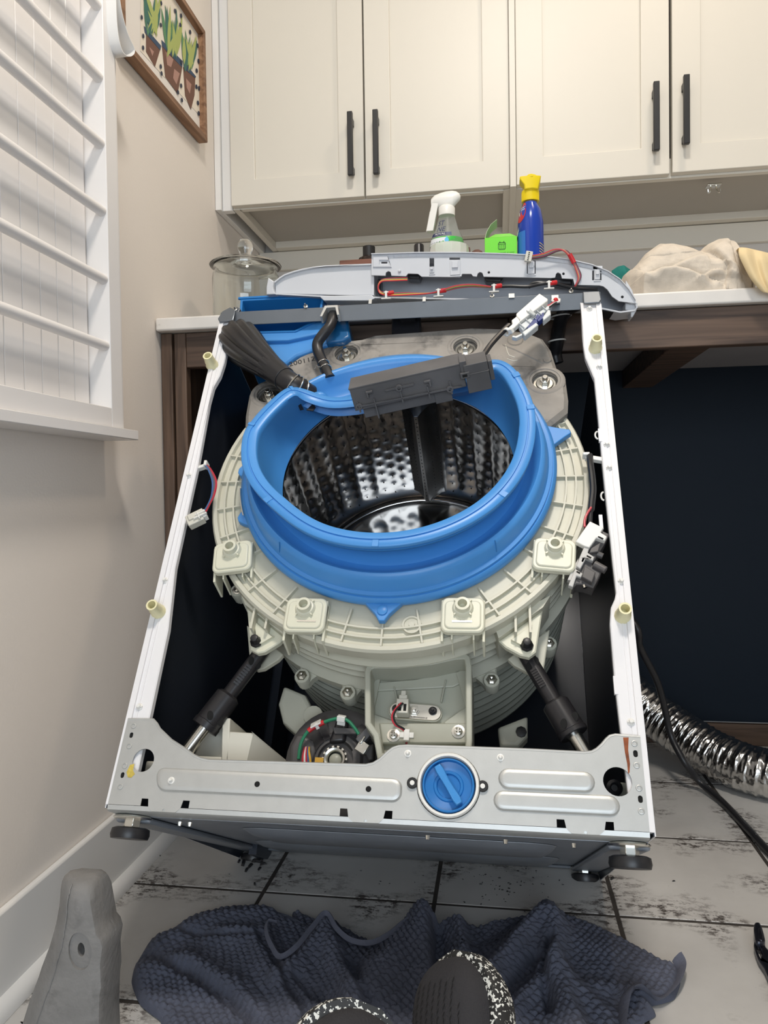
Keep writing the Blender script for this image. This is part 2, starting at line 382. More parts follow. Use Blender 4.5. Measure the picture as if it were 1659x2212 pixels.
# ------------------------------------------------------------------ upper cabinets
def handle(par, hx, z0, z1):
    h = MB(); y = YU-.022
    h.box(hx-.0065, hx+.0065, y-.030, y-.019, z0, z1)
    for z in (z0+.018, z1-.018): h.box(hx-.0055, hx+.0055, y-.022, y+.001, z-.008, z+.008)
    return h.build('handle', M_['black'], par, bevel=.0015)
def cabinet(name, label, x0, x1, doors):
    c = thing(name, label, 'cabinet', T((x0, YU, ZU)), 'white upper cabinets')
    b = MB(); zt = 2.45
    b.box(x0, x0+.018, YU, YB-.002, ZU, zt); b.box(x1-.018, x1, YU, YB-.002, ZU, zt)
    b.box(x0+.018, x1-.018, YU+.30, YB-.002, zt-.018, zt)
    b.box(x0+.018, x1-.018, YU, YU+.02, ZU, ZU+.045); b.box(x0+.018, x1-.018, YB-.05, YB-.002, ZU, ZU+.022)
    b.build('body', M_['cab'], c, bevel=.0015)
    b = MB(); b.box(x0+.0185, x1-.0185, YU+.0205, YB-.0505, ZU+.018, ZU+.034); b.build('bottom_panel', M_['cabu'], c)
    for d0, d1, hx, hz0, hz1, zb in doors:
        y0 = YU-.021; y1 = YU-.001; st = .062; zT = 2.44
        loops = MB(); loops.plate([(d0, zb), (d1, zb), (d1, zT), (d0, zT)], [[(d0+st, zb+.062), (d1-st, zb+.062), (d1-st, zT-.062), (d0+st, zT-.062)]], y0, y1)
        d = loops.build('door', M_['cab'], c, bevel=.0015)
        p = MB(); p.box(d0+st-.004, d1-st+.004, y0+.009, y1-.001, zb+.058, zT-.058); p.build('panel', M_['cab'], d)
        handle(d, hx, hz0, hz1)
    return c
def hx(x, y): q = onY(x, y, YU-.05); return q.x, q.z
h1 = hx(757, 378); h1t = hx(757, 240); h2 = hx(812, 375); h2t = hx(810, 236); h3 = hx(1419, 324); h3t = hx(1420, 175); h4 = hx(1484, 310); h4t = hx(1489, 160)
def fx(x, y): return onY(x, y, YU-.02).x
xa, xm, xb_, xc, xd, xe = fx(497, 300), fx(787, 300), fx(1100, 300), fx(1115, 300), fx(1447, 300), fx(1452, 300)
cabinet('upper_cabinet', 'white two-door upper cabinet left of the divider, over the glass jar', xa-.003, xb_+.003,
        [(xa, xm-.0018, h1[0], h1[1], h1t[1], ZU+.002), (xm+.0018, xb_, h2[0], h2[1], h2t[1], ZU+.002)])
cabinet('upper_cabinet', 'white two-door upper cabinet right of the divider, over the beige clothes', xc-.003, xe+.345,
        [(xc, xd-.001, h3[0], h3[1], h3t[1], ZU+.002), (xe, xe+.34, h4[0], h4[1], h4t[1], ZU+.004)])
b = MB(); b.box(xb_+.0008, xc-.0008, YU-.028, YB-.002, ZU-.004, 2.45); tag(struct(b.build('trim_1', M_['cab'], bevel=.001)))
b = MB(); b.box(XW+.001, XW+.016, YU-.012, YB-.002, ZU-.002, 2.62); b.box(XW+.0165, xa-.0035, YU-.002, YU+.02, ZU-.002, 2.62); struct(b.build('trim_2', M_['trim'], bevel=.001))
b = MB(); b.box(XW+.001, 2.2, YB-.02, YB-.0005, ZU-.055, ZU-.001); struct(b.build('trim_3', M_['cab'], bevel=.002))
# clip under the right cabinet
c = onY(1541, 386, YU+.06)
hk = thing('cup_hook', 'small metal clip hanging under the right upper cabinet', 'hook', T((c.x, YU+.06, ZU)))
HM = T((c.x, YU+.06, ZU))
b = MB(HM); b.box(-.016, .016, -.012, .012, -.004, -.0002); b.build('clip_plate', M_['chrome'], hk, bevel=.001)
for s in (-1, 1):
    b = MB(HM); b.tube(smooth_path([(s*.006, 0, -.004), (s*.007, -.002, -.014), (s*.012, -.004, -.020), (s*.014, -.006, -.012)], 5), .0018, 6); b.build('prong', M_['chrome'], hk)
# ------------------------------------------------------------------ drying rack on the left wall
XR = -.648     # front of its frame
rk = thing('drying_rack', 'white wall-mounted drying rack with rods over a beadboard back', 'drying rack', T((XW, 1.0, .8)))
q = onX(226, 200, XR).y; ys = onX(226, 200, XR).y; ye = onX(262, 560, XR).y; zb0 = onX(255, 884, XR).z; zb1 = onX(287, 930, XR).z
y0r = .35; ztop = 1.98
def rp(name, mb, m, **k): return mb.build(name, m, rk, **k)
# boards of the back
edges = [onX(a, c_, -.686).y for a, c_ in ((120, 800), (150, 830), (80, 820), (38, 810))]
yb_ = sorted([onX(x, 700, -.686).y for x in (37, 81, 123, 160, 190)])
step = .0445; yy = ys-.004; k = 0
while yy > y0r:
    b = MB(); b.box(-.699, -.686, max(yy-step+.0004, y0r), yy-.0004, zb0-.01, ztop); rp('board', b, M_['rack'], bevel=.0011, seg=1); yy -= step
b = MB(); b.box(-.699, XR, ys, ye-.006, zb1, ztop); rp('stile', b, M_['rack'], bevel=.0015)
b = MB(); b.box(-.699, XR-.006, ye-.0055, ye+.008, zb1, ztop); rp('outer_edge_strip', b, M_['rack'], bevel=.001)
b = MB(); b.box(-.685, XR, y0r, ys-.0005, zb1, zb0); rp('bottom_rail', b, M_['rack'], bevel=.0015)
zs = onX(300, 934, XR+.014).z; zs2 = onX(300, 950, XR+.014).z
b = MB(); b.box(-.699, XR+.014, y0r, ye+.022, zs2-.001, zb1-.0012); rp('sill', b, M_['rack'], bevel=.0015)
b = MB(); b.box(-.685, XR, y0r, ys-.0005, ztop-.06, ztop); rp('top_rail', b, M_['rack'])
XRod = XR-.010
for xx, yy_ in ((214, 18), (222, 177), (229, 322), (233, 466), (237, 611), (242, 753)):
    p = onX(xx, yy_, XRod)
    b = MB(); b.tube([(XRod, y0r, p.z), (XRod, ys+.004, p.z)], .0086, 16); rp('rod', b, M_['rack'])
    b = MB(); b.lathe([(.0072, 0), (.0085, 0), (.0085, .0004), (.0072, .0004)], 16, T((XRod, ys-.0006, p.z)) @ RX(PI/2), wob='open'); 
# strap loop at the top right of the rack
sp = [onX(x, y, -.63) for x, y in ((254, -40), (262, 20), (275, 70), (291, 108), (283, 122), (268, 116), (258, 90), (252, 40), (250, -40))]
b = MB(); L0 = [V(p) for p in smooth_path(sp, 6)]
b.loft([[tuple(p+V((.0, 0, 0))), tuple(p+V((-.026, .0, 0))), tuple(p+V((-.026, .0012, .0012))), tuple(p+V((0, .0012, .0012)))] for p in L0])
tag(b.build('strap_loop', M_['trim']), 'white strap loop hanging beside the picture frame at the rack', 'strap')
# ------------------------------------------------------------------ framed picture on the left wall
pf = thing('picture_frame', 'brown wooden picture frame with a potted plant print on the left wall', 'picture', T((XW, 1.55, 1.53)))
PI_ = LM
D = -.022
cr = pl(LM, [(447, 309), (452, 83)], D); y1p = cr[0][0]; z0p = cr[0][1]; z1p = cr[1][1]; y0p = onX(262, 0, XW-D).y
wf = .013
def mitre(a, c_):   # a bar between two outer corners with mitred ends
    return a, c_
O_ = [(y0p, z0p), (y1p, z0p), (y1p, z1p), (y0p, z1p)]; I_ = [(y0p+wf, z0p+wf), (y1p-wf, z0p+wf), (y1p-wf, z1p-wf), (y0p+wf, z1p-wf)]
for i in range(4):
    j = (i+1) % 4; b = MB(PI_); b.plate([O_[i], O_[j], I_[j], I_[i]], (), -.024, -.002); b.build('frame_bar', M_['frame'], pf, bevel=.0012)
b = MB(PI_); b.box(y0p+wf, y1p-wf, -.010, -.003, z0p+wf, z1p-wf); b.build('mount_board', mat('white_mount_board', (.78, .74, .69), .8), pf)
pr_mb = MB(PI_); pr_ms = []
def art(name, col, polys, dep):
    pr_ms.append(mat(name, col, .7)); pr_mb.m = len(pr_ms)-1
    for k, p in enumerate(polys): dk = dep-.00001*k; pr_mb.plate(pl(LM, [(x/2.9625, y/2.9625) for x, y in p], dk), (), dk, dk+.0001)
art('print_paper', (.80, .73, .62), [[(905, -330), (1283, 265), (1290, 752), (898, 325)]], -.0106)
art('print_pot', (.16, .075, .05), [[(935, 205), (1025, 318), (992, 428), (935, 330)], [(1036, 292), (1167, 428), (1138, 600), (1058, 492)], [(1172, 428), (1215, 462), (1250, 500), (1245, 610), (1222, 702), (1185, 612)]], -.0112)
art('print_pot_patch', (.42, .24, .19), [[(1060, 330), (1110, 380), (1095, 430), (1070, 415)], [(1115, 440), (1150, 470), (1130, 540), (1108, 500)], [(955, 300), (985, 330), (975, 360)], [(1190, 500), (1225, 540), (1215, 600), (1195, 560)]], -.0114)
art('print_pot_band', (.035, .07, .13), [[(922, 165), (1032, 293), (1026, 322), (928, 208)], [(1034, 255), (1170, 392), (1166, 432), (1038, 296)], [(1180, 395), (1255, 490), (1250, 500), (1180, 440)]], -.0116)
def leaf(x0, y0, x1, y1, wd):
    a = V((x0, y0)); c_ = V((x1, y1)); d = c_-a; n = V((-d.y, d.x)).normalized(); L = 5
    return [tuple(a+d*t+n*wd*math.sin(PI*t**.8)*.5) for t in [k/L for k in range(L+1)]]+[tuple(a+d*t-n*wd*math.sin(PI*t**.8)*.5) for t in [1-k/L for k in range(1, L)]]
rl = random.Random(3); g1 = []; g2 = []; g3 = []
for bx, by, hh, n in ((975, 225, 330, 15), (1100, 370, 360, 17), (1215, 450, 270, 15)):
    for k in range(n+6):
        a = rl.uniform(-.42, .42); h = hh*rl.uniform(.45, 1)
        lf = leaf(bx+rl.uniform(-35, 35), by+rl.uniform(-40, 20)-abs(a)*20, bx+math.sin(a)*h*.55, by-math.cos(a)*h+math.sin(a)*h*.35, rl.uniform(13, 26)); (g1, g2, g3)[k % 3].append(lf)
art('print_leaf', (.10, .25, .12), g1, -.0118); art('print_leaf', (.045, .15, .12), g3, -.0120); art('print_leaf', (.40, .46, .14), g2, -.0122)
ds = [(908, 110), (1030, 160), (1032, 20), (1122, 70), (1155, 160), (1218, 205), (1265, 292), (918, 230), (917, 305), (1260, 452), (1162, 398), (1258, 555), (1275, 565), (1268, 658), (1140, 590), (1160, 548), (1030, 425), (1272, 390), (1273, 725), (1035, 470), (1160, 100), (1165, 640)]
art('print_dot', (.02, .03, .06), [[(x+7*math.cos(k*PI/5), y+15*math.sin(k*PI/5)+4*math.cos(k*PI/5)) for k in range(10)] for x, y in ds], -.0124)
pr = pr_mb.build('print', pr_ms, pf); pr['kind'] = 'stuff'
# ------------------------------------------------------------------ the washing machine
TW = math.radians(31.7)
WM = T((-.1685, .912, .304)) @ RX(-TW)            # x right, y into the machine, z up its front
TM = T((-.1645, 1.205, .731)) @ RX(-.652)          # the tub leans further back
wm = thing('washing_machine', 'opened white front-load washing machine tilted back, its blue door gasket bare', 'washing machine', WM)
HWD = .343
def W(name, mb, m, parent=None, **k): return mb.build(name, m, parent or wm, **k)
def wp(pts, d=0): return pl(WM, pts, d)
def tp(pts, d=0): return pl(TM, pts, d)
zt = px(WM, 880, 672)[1]
# side sheets, front flanges
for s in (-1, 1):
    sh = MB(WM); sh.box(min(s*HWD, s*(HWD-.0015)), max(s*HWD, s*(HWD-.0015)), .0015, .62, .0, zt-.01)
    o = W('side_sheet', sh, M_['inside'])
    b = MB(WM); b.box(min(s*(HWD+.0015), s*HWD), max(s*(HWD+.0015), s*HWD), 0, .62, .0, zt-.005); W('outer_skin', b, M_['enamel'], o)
li = wp([(500, 690), (494, 740), (484, 784), (475, 811), (461, 835), (452, 868), (428, 1001), (378, 1226), (363, 1360), (322, 1553), (290, 1700)])
b = MB(WM); b.plate([(-HWD, zt)]+[(-HWD, .004), (li[-1][0], .004)]+li[::-1]+[(li[0][0], zt)], (), 0, .010, cham=.0015)
b.box(-HWD, -HWD+.008, -.0035, .004, .004, zt); b.box(-HWD+.0125, -HWD+.0145, -.0012, .001, .004, zt-.02)
W('front_flange', b, M_['enamel'])
ri = wp([(1255, 652), (1258, 720), (1260, 745), (1264.5, 772), (1284, 818), (1292, 899), (1302, 1008), (1323, 1212), (1331, 1280), (1328, 1294), (1320, 1312), (1318, 1347), (1328, 1470), (1342, 1590), (1360, 1740)])
b = MB(WM); b.plate([(HWD, zt), (HWD, .004), (ri[-1][0], .004)]+ri[::-1]+[(ri[0][0], zt)], (), 0, .010, cham=.0015)
b.box(HWD-.008, HWD, -.0035, .004, .004, zt); b.box(HWD-.0145, HWD-.0125, -.0012, .001, .004, zt-.02)
for x, y in ((1299, 1128), (1312, 1000), (1331, 1480), (1297, 940)):
    c = px(WM, x, y); b.box(c[0]-.003, c[0]+.002, -.001, .004, c[1]-.012, c[1]+.012)
W('front_flange', b, M_['enamel'])
# yellow spacers and spring clips
for x, y in ((459, 790), (343, 1322), (1286, 754), (1345, 1331)):
    c = px(WM, x, y); b = MB(WM @ T((c[0], 0, c[1])) @ RX(PI/2))
    b.lathe([(.0112, 0), (.0112, .004), (.0098, .006), (.0098, .013), (.0085, .020), (.0085, .027), (.0060, .027), (.0056, .008), (0, .008)], 14); W('spacer', b, M_['nylon'])
for x, y in ((408, 1028), (302, 1527), (357, 1254), (1273, 668), (1294, 793.5), (1310.5, 961), (1316, 1011), (1342, 1256), (1362.5, 1560)):
    c = px(WM, x, y); b = MB(WM @ T((c[0], 0, c[1])) @ RX(PI/2))
    b.lathe([(.0048, 0), (.0048, .0012), (.0035, .002), (.0022, .006), (0, .0062)], 10); b.box(-.0045, .0045, -.0008, .0008, 0, .0035); W('panel_clip', b, M_['whitep'])
# galvanised top brace
def prof_x(b, prof, x0, x1): b.loft([[(x, d, z) for d, z in prof] for x in (x0, x1)])
zb_l = px(WM, 476, 692)[1]; hb = .0215
bz = px(WM, 700, 688)[1]
pr = [(.007, bz+.001), (-.004, bz+.024), (.004, bz+.031), (.020, bz+.033), (.020, bz+.0318), (.005, bz+.0295), (-.0026, bz+.0238), (.0085, bz+.001)]
b = MB(WM); xl0 = -HWD-.002; xn0 = px(WM, 702, 675)[0]; xn1 = px(WM, 733, 675)[0]; xr1 = HWD+.001
prof_x(b, pr, xl0, xn0); pr2 = [(d-.002, z) for d, z in pr]; pr3 = [(.007, bz-.002), (pr2[1][0], bz+.0245), (.006, bz+.036), (.05, bz+.046), (.05, bz+.0448), (.007, bz+.0345), (-.0044, bz+.024), (.0082, bz-.002)]
prof_x(b, pr3, xn1, xr1); b.box(xn0-.001, xn1+.001, -.004, -.0028, bz+.020, bz+.0245)
b.plate([(xl0-.001, bz+.006), (xl0+.004, bz-.003), (xl0+.030, bz), (xl0+.03, bz+.026), (xl0+.018, bz+.034), (xl0+.004, bz+.024)], (), -.0075, -.004, cham=.001)
b.plate([(xr1-.03, bz-.003), (xr1-.004, bz-.003), (xr1, bz+.004), (xr1-.002, bz+.024), (xr1-.03, bz+.0245)], (), -.0088, -.006, cham=.001)
tb = W('top_brace', b, M_['galvd'], bevel=.0006, seg=1)
b = MB(WM); b.plate([(xn0-.004, bz-.008), (xn0+.002, bz+.018), (xn1-.001, bz+.018), (xn1+.004, bz-.006), (xn1, bz-.006), (xn1-.005, bz+.013), (xn0+.006, bz+.013), (xn0, bz-.008)], (), -.014, .004); W('hose_bracket', b, M_['galv'], tb, bevel=.0005)
for x, y in ((801, 657), (917, 652)):
    c = px(WM, x, y); b = MB(WM); b.box(c[0]-.0028, c[0]+.0028, -.0072, -.0060, c[1]-.006, c[1]+.005); W('brace_tab', b, M_['galv'], tb)
c = px(WM, 1105, 645); b = MB(WM); b.box(c[0]-.005, c[0]+.005, -.0072, -.006, c[1]-.005, c[1]+.005); W('brace_tab', b, M_['galv'], tb)
for x, y in ((510, 674), (662, 667), (1063, 645), (1233, 635)):
    c = px(WM, x, y); b = MB(WM @ T((c[0], -.004, c[1])) @ RX(PI/2)); b.lathe([(.004, 0), (.004, .003), (.0022, .0036), (.001, .009), (0, .009)], 10); W('screw', b, M_['chrome'], tb)
b = MB(WM); b.plate([(xl0+.006, bz+.024), (xl0+.03, bz+.028), (xl0+.034, bz+.040), (xl0+.026, bz+.046), (xl0+.012, bz+.034)], (), .004, .03); W('corner_lug', b, M_['galvd'], tb, bevel=.001)
# galvanised lower front panel
po = [(278, 1556), (334, 1557), (341, 1566), (347, 1577), (372, 1601), (405, 1622), (421, 1634), (436, 1641), (455, 1645), (529, 1647), (660, 1651), (791, 1655), (808, 1651), (822, 1642), (840, 1625), (850, 1618), (862, 1614), (880, 1613),
      (989, 1616), (1150, 1622), (1262, 1628), (1278, 1626), (1289, 1620), (1300, 1610), (1309, 1599), (1317, 1592), (1328, 1589.5), (1387, 1594)]
O2 = wp(po); xl = -HWD+.004; xr = HWD-.006
O2 = [(max(xl, a), c_) for a, c_ in O2]; O2[0] = (xl, O2[0][1]); O2[-1] = (xr, O2[-1][1])
zbot = .004
def wc(x, y, r, n=24): c = px(WM, x, y); return circ(c[0], c[1], r, n)
hl = [wc(312.6, 1644, .0150, 28), wc(1333, 1690, .0170, 28), wc(969, 1698, .0395, 40)]
def slot(x, y, w_, h_): c = px(WM, x, y); return rrect(c[0], c[1], w_, h_, min(w_, h_)*.49, 3)
hl += [slot(1371.5, 1630, .0055, .0085), slot(1382, 1728, .0055, .0085), slot(287, 1590, .0050, .0075), slot(268, 1676, .0050, .0075)]
hl += [wc(555.6, 1694, .0030, 12), wc(796, 1704.5, .0030, 12), wc(357, 1752, .0020, 10), wc(791, 1775, .0020, 10), wc(1264.5, 1800, .0020, 10)]
bx_ = [px(WM, x, y)[0] for x, y in ((313, 1748), (401, 1753), (743, 1771), (839, 1777), (1212, 1796), (1317, 1802))]
bot = []
for i in (0, 2, 4):
    a, c_ = bx_[i], bx_[i+1]
    bot += [(a-.005, zbot), (a-.005, zbot+.009), (a+.004, zbot+.009), (a+.006, zbot-.001), (a+.012, zbot-.006), (c_-.012, zbot-.006), (c_-.006, zbot-.001), (c_-.004, zbot+.009), (c_+.005, zbot+.009), (c_+.005, zbot)]
out = [(xl, zbot)]+bot+[(xr, zbot)]+O2[::-1]
b = MB(WM); b.plate(out, hl, -.0050, -.0035)
# rolled top edge
path = [(a, -.0035, c_) for a, c_ in O2]; b.tube(path, .0022, 6)
lp = W('lower_front_panel', b, M_['galv'], bevel=0)
m = MB(WM)
for h_ in hl[3:9]: m.plate(inset(h_, -.0015), (), -.0034, -.0012)
W('slot_shade', m, M_['hole'], lp)['kind'] = 'stuff'  # added black plates imitate the shade behind slots and small holes
def emb(ptsx, h=.0045, ins=.006, r=.006):
    q = wp(ptsx); xs = [a for a, _ in q]; zs = [c_ for _, c_ in q]
    return q
def stadium(x0, y0, x1, y1, hh):
    a = V(px(WM, x0, y0)); c_ = V(px(WM, x1, y1)); d = (c_-a).normalized(); n = V((-d.y, d.x)); r = hh
    o = []
    for k in range(9): t = PI/2+PI*k/8; o.append(tuple(a+r*(d*math.cos(t)+n*math.sin(t))))
    for k in range(9): t = -PI/2+PI*k/8; o.append(tuple(c_+r*(d*math.cos(t)+n*math.sin(t))))
    return o
def bead(poly, h, i1):
    m = MB(WM); n = len(poly); p2 = inset(poly, i1*.45); p3 = inset(poly, i1); p4 = inset(poly, i1*1.5)
    m.loft([[(a, -.0049, c_) for a, c_ in poly], [(a, -.0050-h*.12, c_) for a, c_ in inset(poly, i1*.15)], [(a, -.005-h*.75, c_) for a, c_ in p2], [(a, -.005-h, c_) for a, c_ in p3], [(a, -.005-h*1.02, c_) for a, c_ in p4]])
    return W('embossed_bead', m, M_['galv'], lp, ang=38)
bead(stadium(1098, 1684, 1262, 1691, .0125), .0045, .0045)
bead(stadium(1087, 1731, 1316, 1742, .0120), .0045, .0045)
q = wp([(341, 1659), (871, 1683), (869, 1736), (342, 1711)])
def rquad(q, r=.008):
    o = []
    for i in range(4):
        p = V(q[i]); a = (V(q[i-1])-p).normalized(); c_ = (V(q[(i+1) % 4])-p).normalized()
        o += [tuple(p+a*r), tuple(p+(a+c_)*r*.3), tuple(p+c_*r)]
    return o
rq = []
wq = (V(q[1])-V(q[0])).length; hq = (V(q[3])-V(q[0])).length; rr_ = .0125
for a, c_ in rrect(wq/2, hq/2, wq, hq, rr_, 6):
    s_, t_ = a/wq, c_/hq; p0 = V(q[3])*(1-s_)+V(q[2])*s_; p1 = V(q[0])*(1-s_)+V(q[1])*s_; rq.append(tuple(p0*(1-t_)+p1*t_))
bd = bead(rq, .0040, .005)
for x, y in ((555.6, 1694), (796, 1704.5)):
    c = px(WM, x, y, -.009); m = MB(WM @ T((c[0], -.0091, c[1])) @ RX(PI/2)); m.lathe([(.0036, 0), (.0036, .0003), (0, .0003)], 14); W('panel_hole', m, M_['hole'], lp)
for x, y in ((1369, 1608), (1374, 1655), (1379, 1704), (1384, 1754), (292, 1570), (282.5, 1613.5), (273, 1656), (263.6, 1701)):
    c = px(WM, x, y); m = MB(WM @ T((c[0], -.005, c[1])) @ RX(PI/2)); m.lathe([(.0042, -.0002), (.0036, .0009), (.0026, .0011), (.0020, .0002), (0, .0001)], 12); W('rivet', m, M_['galv'], lp)
for x, y in ((881, 1627.6), (1081, 1636.6), (370, 1686)):
    dd_ = -.009 if x < 400 else -.005; c = px(WM, x, y, dd_); m = MB(WM @ T((c[0], dd_, c[1])) @ RX(PI/2)); m.lathe([(.0048, -.0002), (.0045, .0006), (.0030, .0010), (.0016, .0052), (0, .0055)], 12); W('panel_clip', m, M_['whitep'], lp)
def stain(name, pts, m):
    s = MB(WM); s.plate(wp(pts, -.0055), (), -.0054, -.0049); W(name, s, m, lp)
stain('rust_streak', [(1346, 1593), (1358, 1593), (1357, 1620), (1361, 1650), (1360, 1668), (1357, 1672), (1355, 1650), (1350, 1625)], M_['rust'])
stain('glue_smear', [(281, 1652), (290, 1650), (287, 1664), (291, 1672), (283, 1680), (276, 1679), (273, 1668)], M_['glue'])
# bottom flange, pan, feet
b = MB(WM); prof_x(b, [(-.005, zbot-.0005), (-.0035, zbot-.006), (.0, zbot-.008), (.03, zbot-.008), (.03, zbot-.0065), (.001, zbot-.0065), (-.002, zbot-.004), (-.0035, zbot-.0005)], xl, xr); W('bottom_flange', b, M_['galv'], lp)
WP = WM @ RX(math.radians(2.7))
b2 = MB(WP); b2.box(-HWD+.003, HWD-.003, .031, .60, -.006, -.004)
bp = W('bottom_pan', b2, M_['pan'])
for s in (-1, 1):
    m = MB(WP); m.box(min(s*HWD, s*(HWD-.05)), max(s*HWD, s*(HWD-.05)), .032, .605, -.014, -.0065); W('bottom_rail', m, M_['pan'], bp, bevel=.004)
m = MB(WP)
for y0, y1, x0, x1 in ((.10, .30, -.20, .24), (.36, .54, -.26, .26)):
    lo = [(x, y, -.0065) for x, y in rrect((x0+x1)/2, (y0+y1)/2, x1-x0, y1-y0, .04, 5)]; li2 = [(x, y, -.014) for x, y in rrect((x0+x1)/2, (y0+y1)/2, x1-x0-.03, y1-y0-.03, .03, 5)]
    m.loft([lo, li2])
W('pan_bulge', m, M_['pan'], bp, bevel=.002)
m = MB(WP); m.box(-HWD+.052, HWD-.052, .575, .606, -.011, -.0065); W('rear_lip', m, M_['pan'], bp, bevel=.003)
def foot(lx, ly, ext):
    M = WP @ T((lx, ly, -.006)) @ RX(PI)
    a = MB(M); a.lathe([(.024, 0), (.026, .002), (.024, .004), (.013, .005)], 20); f = W('foot', a, M_['chrome'])
    a = MB(M); a.cyl((0, 0, .004), (0, 0, .004+ext), .0115, .0115, 6); W('foot_nut', a, M_['chrome'], f, bevel=.0006)
    a = MB(M); a.lathe([(.020, .004+ext), (.0245, .006+ext), (.0255, .013+ext), (.024, .018+ext), (.008, .0185+ext)], 20); W('foot_pad', a, M_['rubber'], f)
foot(-.317, .030, .010); foot(.318, .034, .010); foot(-.316, .588, .008); foot(.316, .588, .008)
# back sheet
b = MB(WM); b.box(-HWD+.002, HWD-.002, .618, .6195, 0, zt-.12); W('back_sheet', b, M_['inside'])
b = MB(WM); b.box(-.30, -.285, .50, .60, 0, .60); W('inner_post', b, M_['inside'])
# drain filter cap
c = px(WM, 969, 1698); FMx = WM @ T((c[0], -.005, c[1])) @ RX(PI/2)
b = MB(FMx); b.lathe([(.0355, -.03), (.0385, -.002), (.0385, .004), (.0372, .006), (.0345, .006), (.0335, .0), (.0335, -.03)], 44, wob='open'); fc = W('filter_ring', b, M_['whitep'])
b = MB(FMx); b.lathe([(.0325, -.02), (.0325, .002), (.0315, .0035), (.030, .0035), (.029, -.004), (.019, -.006), (.018, -.0045), (.015, -.0045), (.014, -.007), (0, -.007)], 40); W('filter_cap', b, M_['bluep'], fc)
b = MB(FMx @ RZ(math.radians(-57)))
b.loft([[(x, y*s_, z) for x, y, z in ((-.0265, -.0042, -.007), (-.020, -.0052, -.007), (-.006, -.0045, -.007), (.006, -.0045, -.007), (.020, -.0052, -.007), (.0265, -.0042, -.007), (.0265, .0042, -.007), (.020, .0052, -.007), (.006, .0045, -.007), (-.006, .0045, -.007), (-.020, .0052, -.007), (-.0265, .0042, -.007))] if k == 0 else
        [(x*(.97 if k == 2 else 1), y*s_, h) for x, y, h in ((-.0265, -.0042, h1_), (-.020, -.0052, h1_), (-.006, -.0045, h2_), (.006, -.0045, h2_), (.020, -.0052, h1_), (.0265, -.0042, h1_), (.0265, .0042, h1_), (.020, .0052, h1_), (.006, .0045, h2_), (-.006, .0045, h2_), (-.020, .0052, h1_), (-.0265, .0042, h1_))]
        for k, s_, h1_, h2_ in ((0, 1, 0, 0), (1, 1, .0065, .0030), (2, .75, .0085, .0050))]); W('grip_bar', b, mat('light_blue_plastic', (.05, .26, .62), .3), fc, bevel=.0008)
for x, y in ((892, 1694), (1043, 1701)):
    c = px(WM, x, y); m = MB(WM @ T((c[0], -.005, c[1])) @ RX(PI/2)); m.lathe([(.0068, 0), (.0068, .0035), (.0060, .0042), (.0038, .0042), (.0036, .0030), (0, .0030)], 16); e = W('clip_ear', m, M_['black'], fc)
    m = MB(WM @ T((c[0], -.005, c[1])) @ RX(PI/2)); m.lathe([(.0032, .003), (.0030, .0052), (0, .0056)], 10); W('clip_pin', m, M_['whitep'], fc)
# ------------------------------------------------------------------ the tub
D0 = RX(-PI/2)
prof = [(.212, .006), (.291, .006), (.293, 0), (.299, 0), (.302, .004), (.302, .024), (.297, .028), (.290, .030), (.289, .052), (.300, .0535), (.300, .057), (.288, .059), (.287, .078), (.298, .0795), (.298, .083), (.286, .085),
        (.285, .104), (.296, .1055), (.296, .109), (.284, .111), (.283, .130), (.305, .132), (.305, .148), (.280, .150)]
b = MB(TM @ D0); b.lathe(prof, 96, wob='open')
tub = W('tub', b, M_['tub'], ang=30)
pr2 = [(.279, .150), (.278, .166)]
for k in range(9): d = .168+.032*k; R_ = .279-.001*k; pr2 += [(R_, d), (R_+.013, d+.0015), (R_+.013, d+.006), (R_, d+.0075), (R_-.002, d+.024)]
pr2 += [(.20, .472), (0, .476)]
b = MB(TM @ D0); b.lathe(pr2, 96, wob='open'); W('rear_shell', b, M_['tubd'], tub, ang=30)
b = MB(TM @ D0)
for R_ in (.266, .2805): b.lathe([(R_-.0016, .0065), (R_-.0013, -.0005), (R_+.0013, -.0005), (R_+.0016, .0065)], 96, wob='open')
for k in range(32):
    a = 2*PI*k/32+PI/2; m = TM @ RY(a); b2 = b; b2m = m
    s0 = MB(); s0.loft([[(.240, .0065, -.0018), (.2925, .0065, -.0018), (.2925, .0065, .0018), (.240, .0065, .0018)], [(.240, -.0005, -.0013), (.2925, 0, -.0013), (.2925, 0, .0013), (.240, -.0005, .0013)]])
    q = len(b.v); b.v += [tuple(m @ V(p)) for p in s0.v]; b.f += [tuple(i+q for i in f) for f in s0.f]; b.mi += s0.mi
W('ribs', b, M_['tub'], tub, ang=30)
for x, y in ((889, 1348),):
    c = px(TM, x, y); m = MB(TM @ T((c[0], .006, c[1])) @ RX(PI/2)); m.lathe([(.014, 0), (.0135, .005), (.011, .005), (.0105, .003), (.0045, .003), (.004, .006), (0, .006)], 20); W('gate_boss', m, M_['tub'], tub)
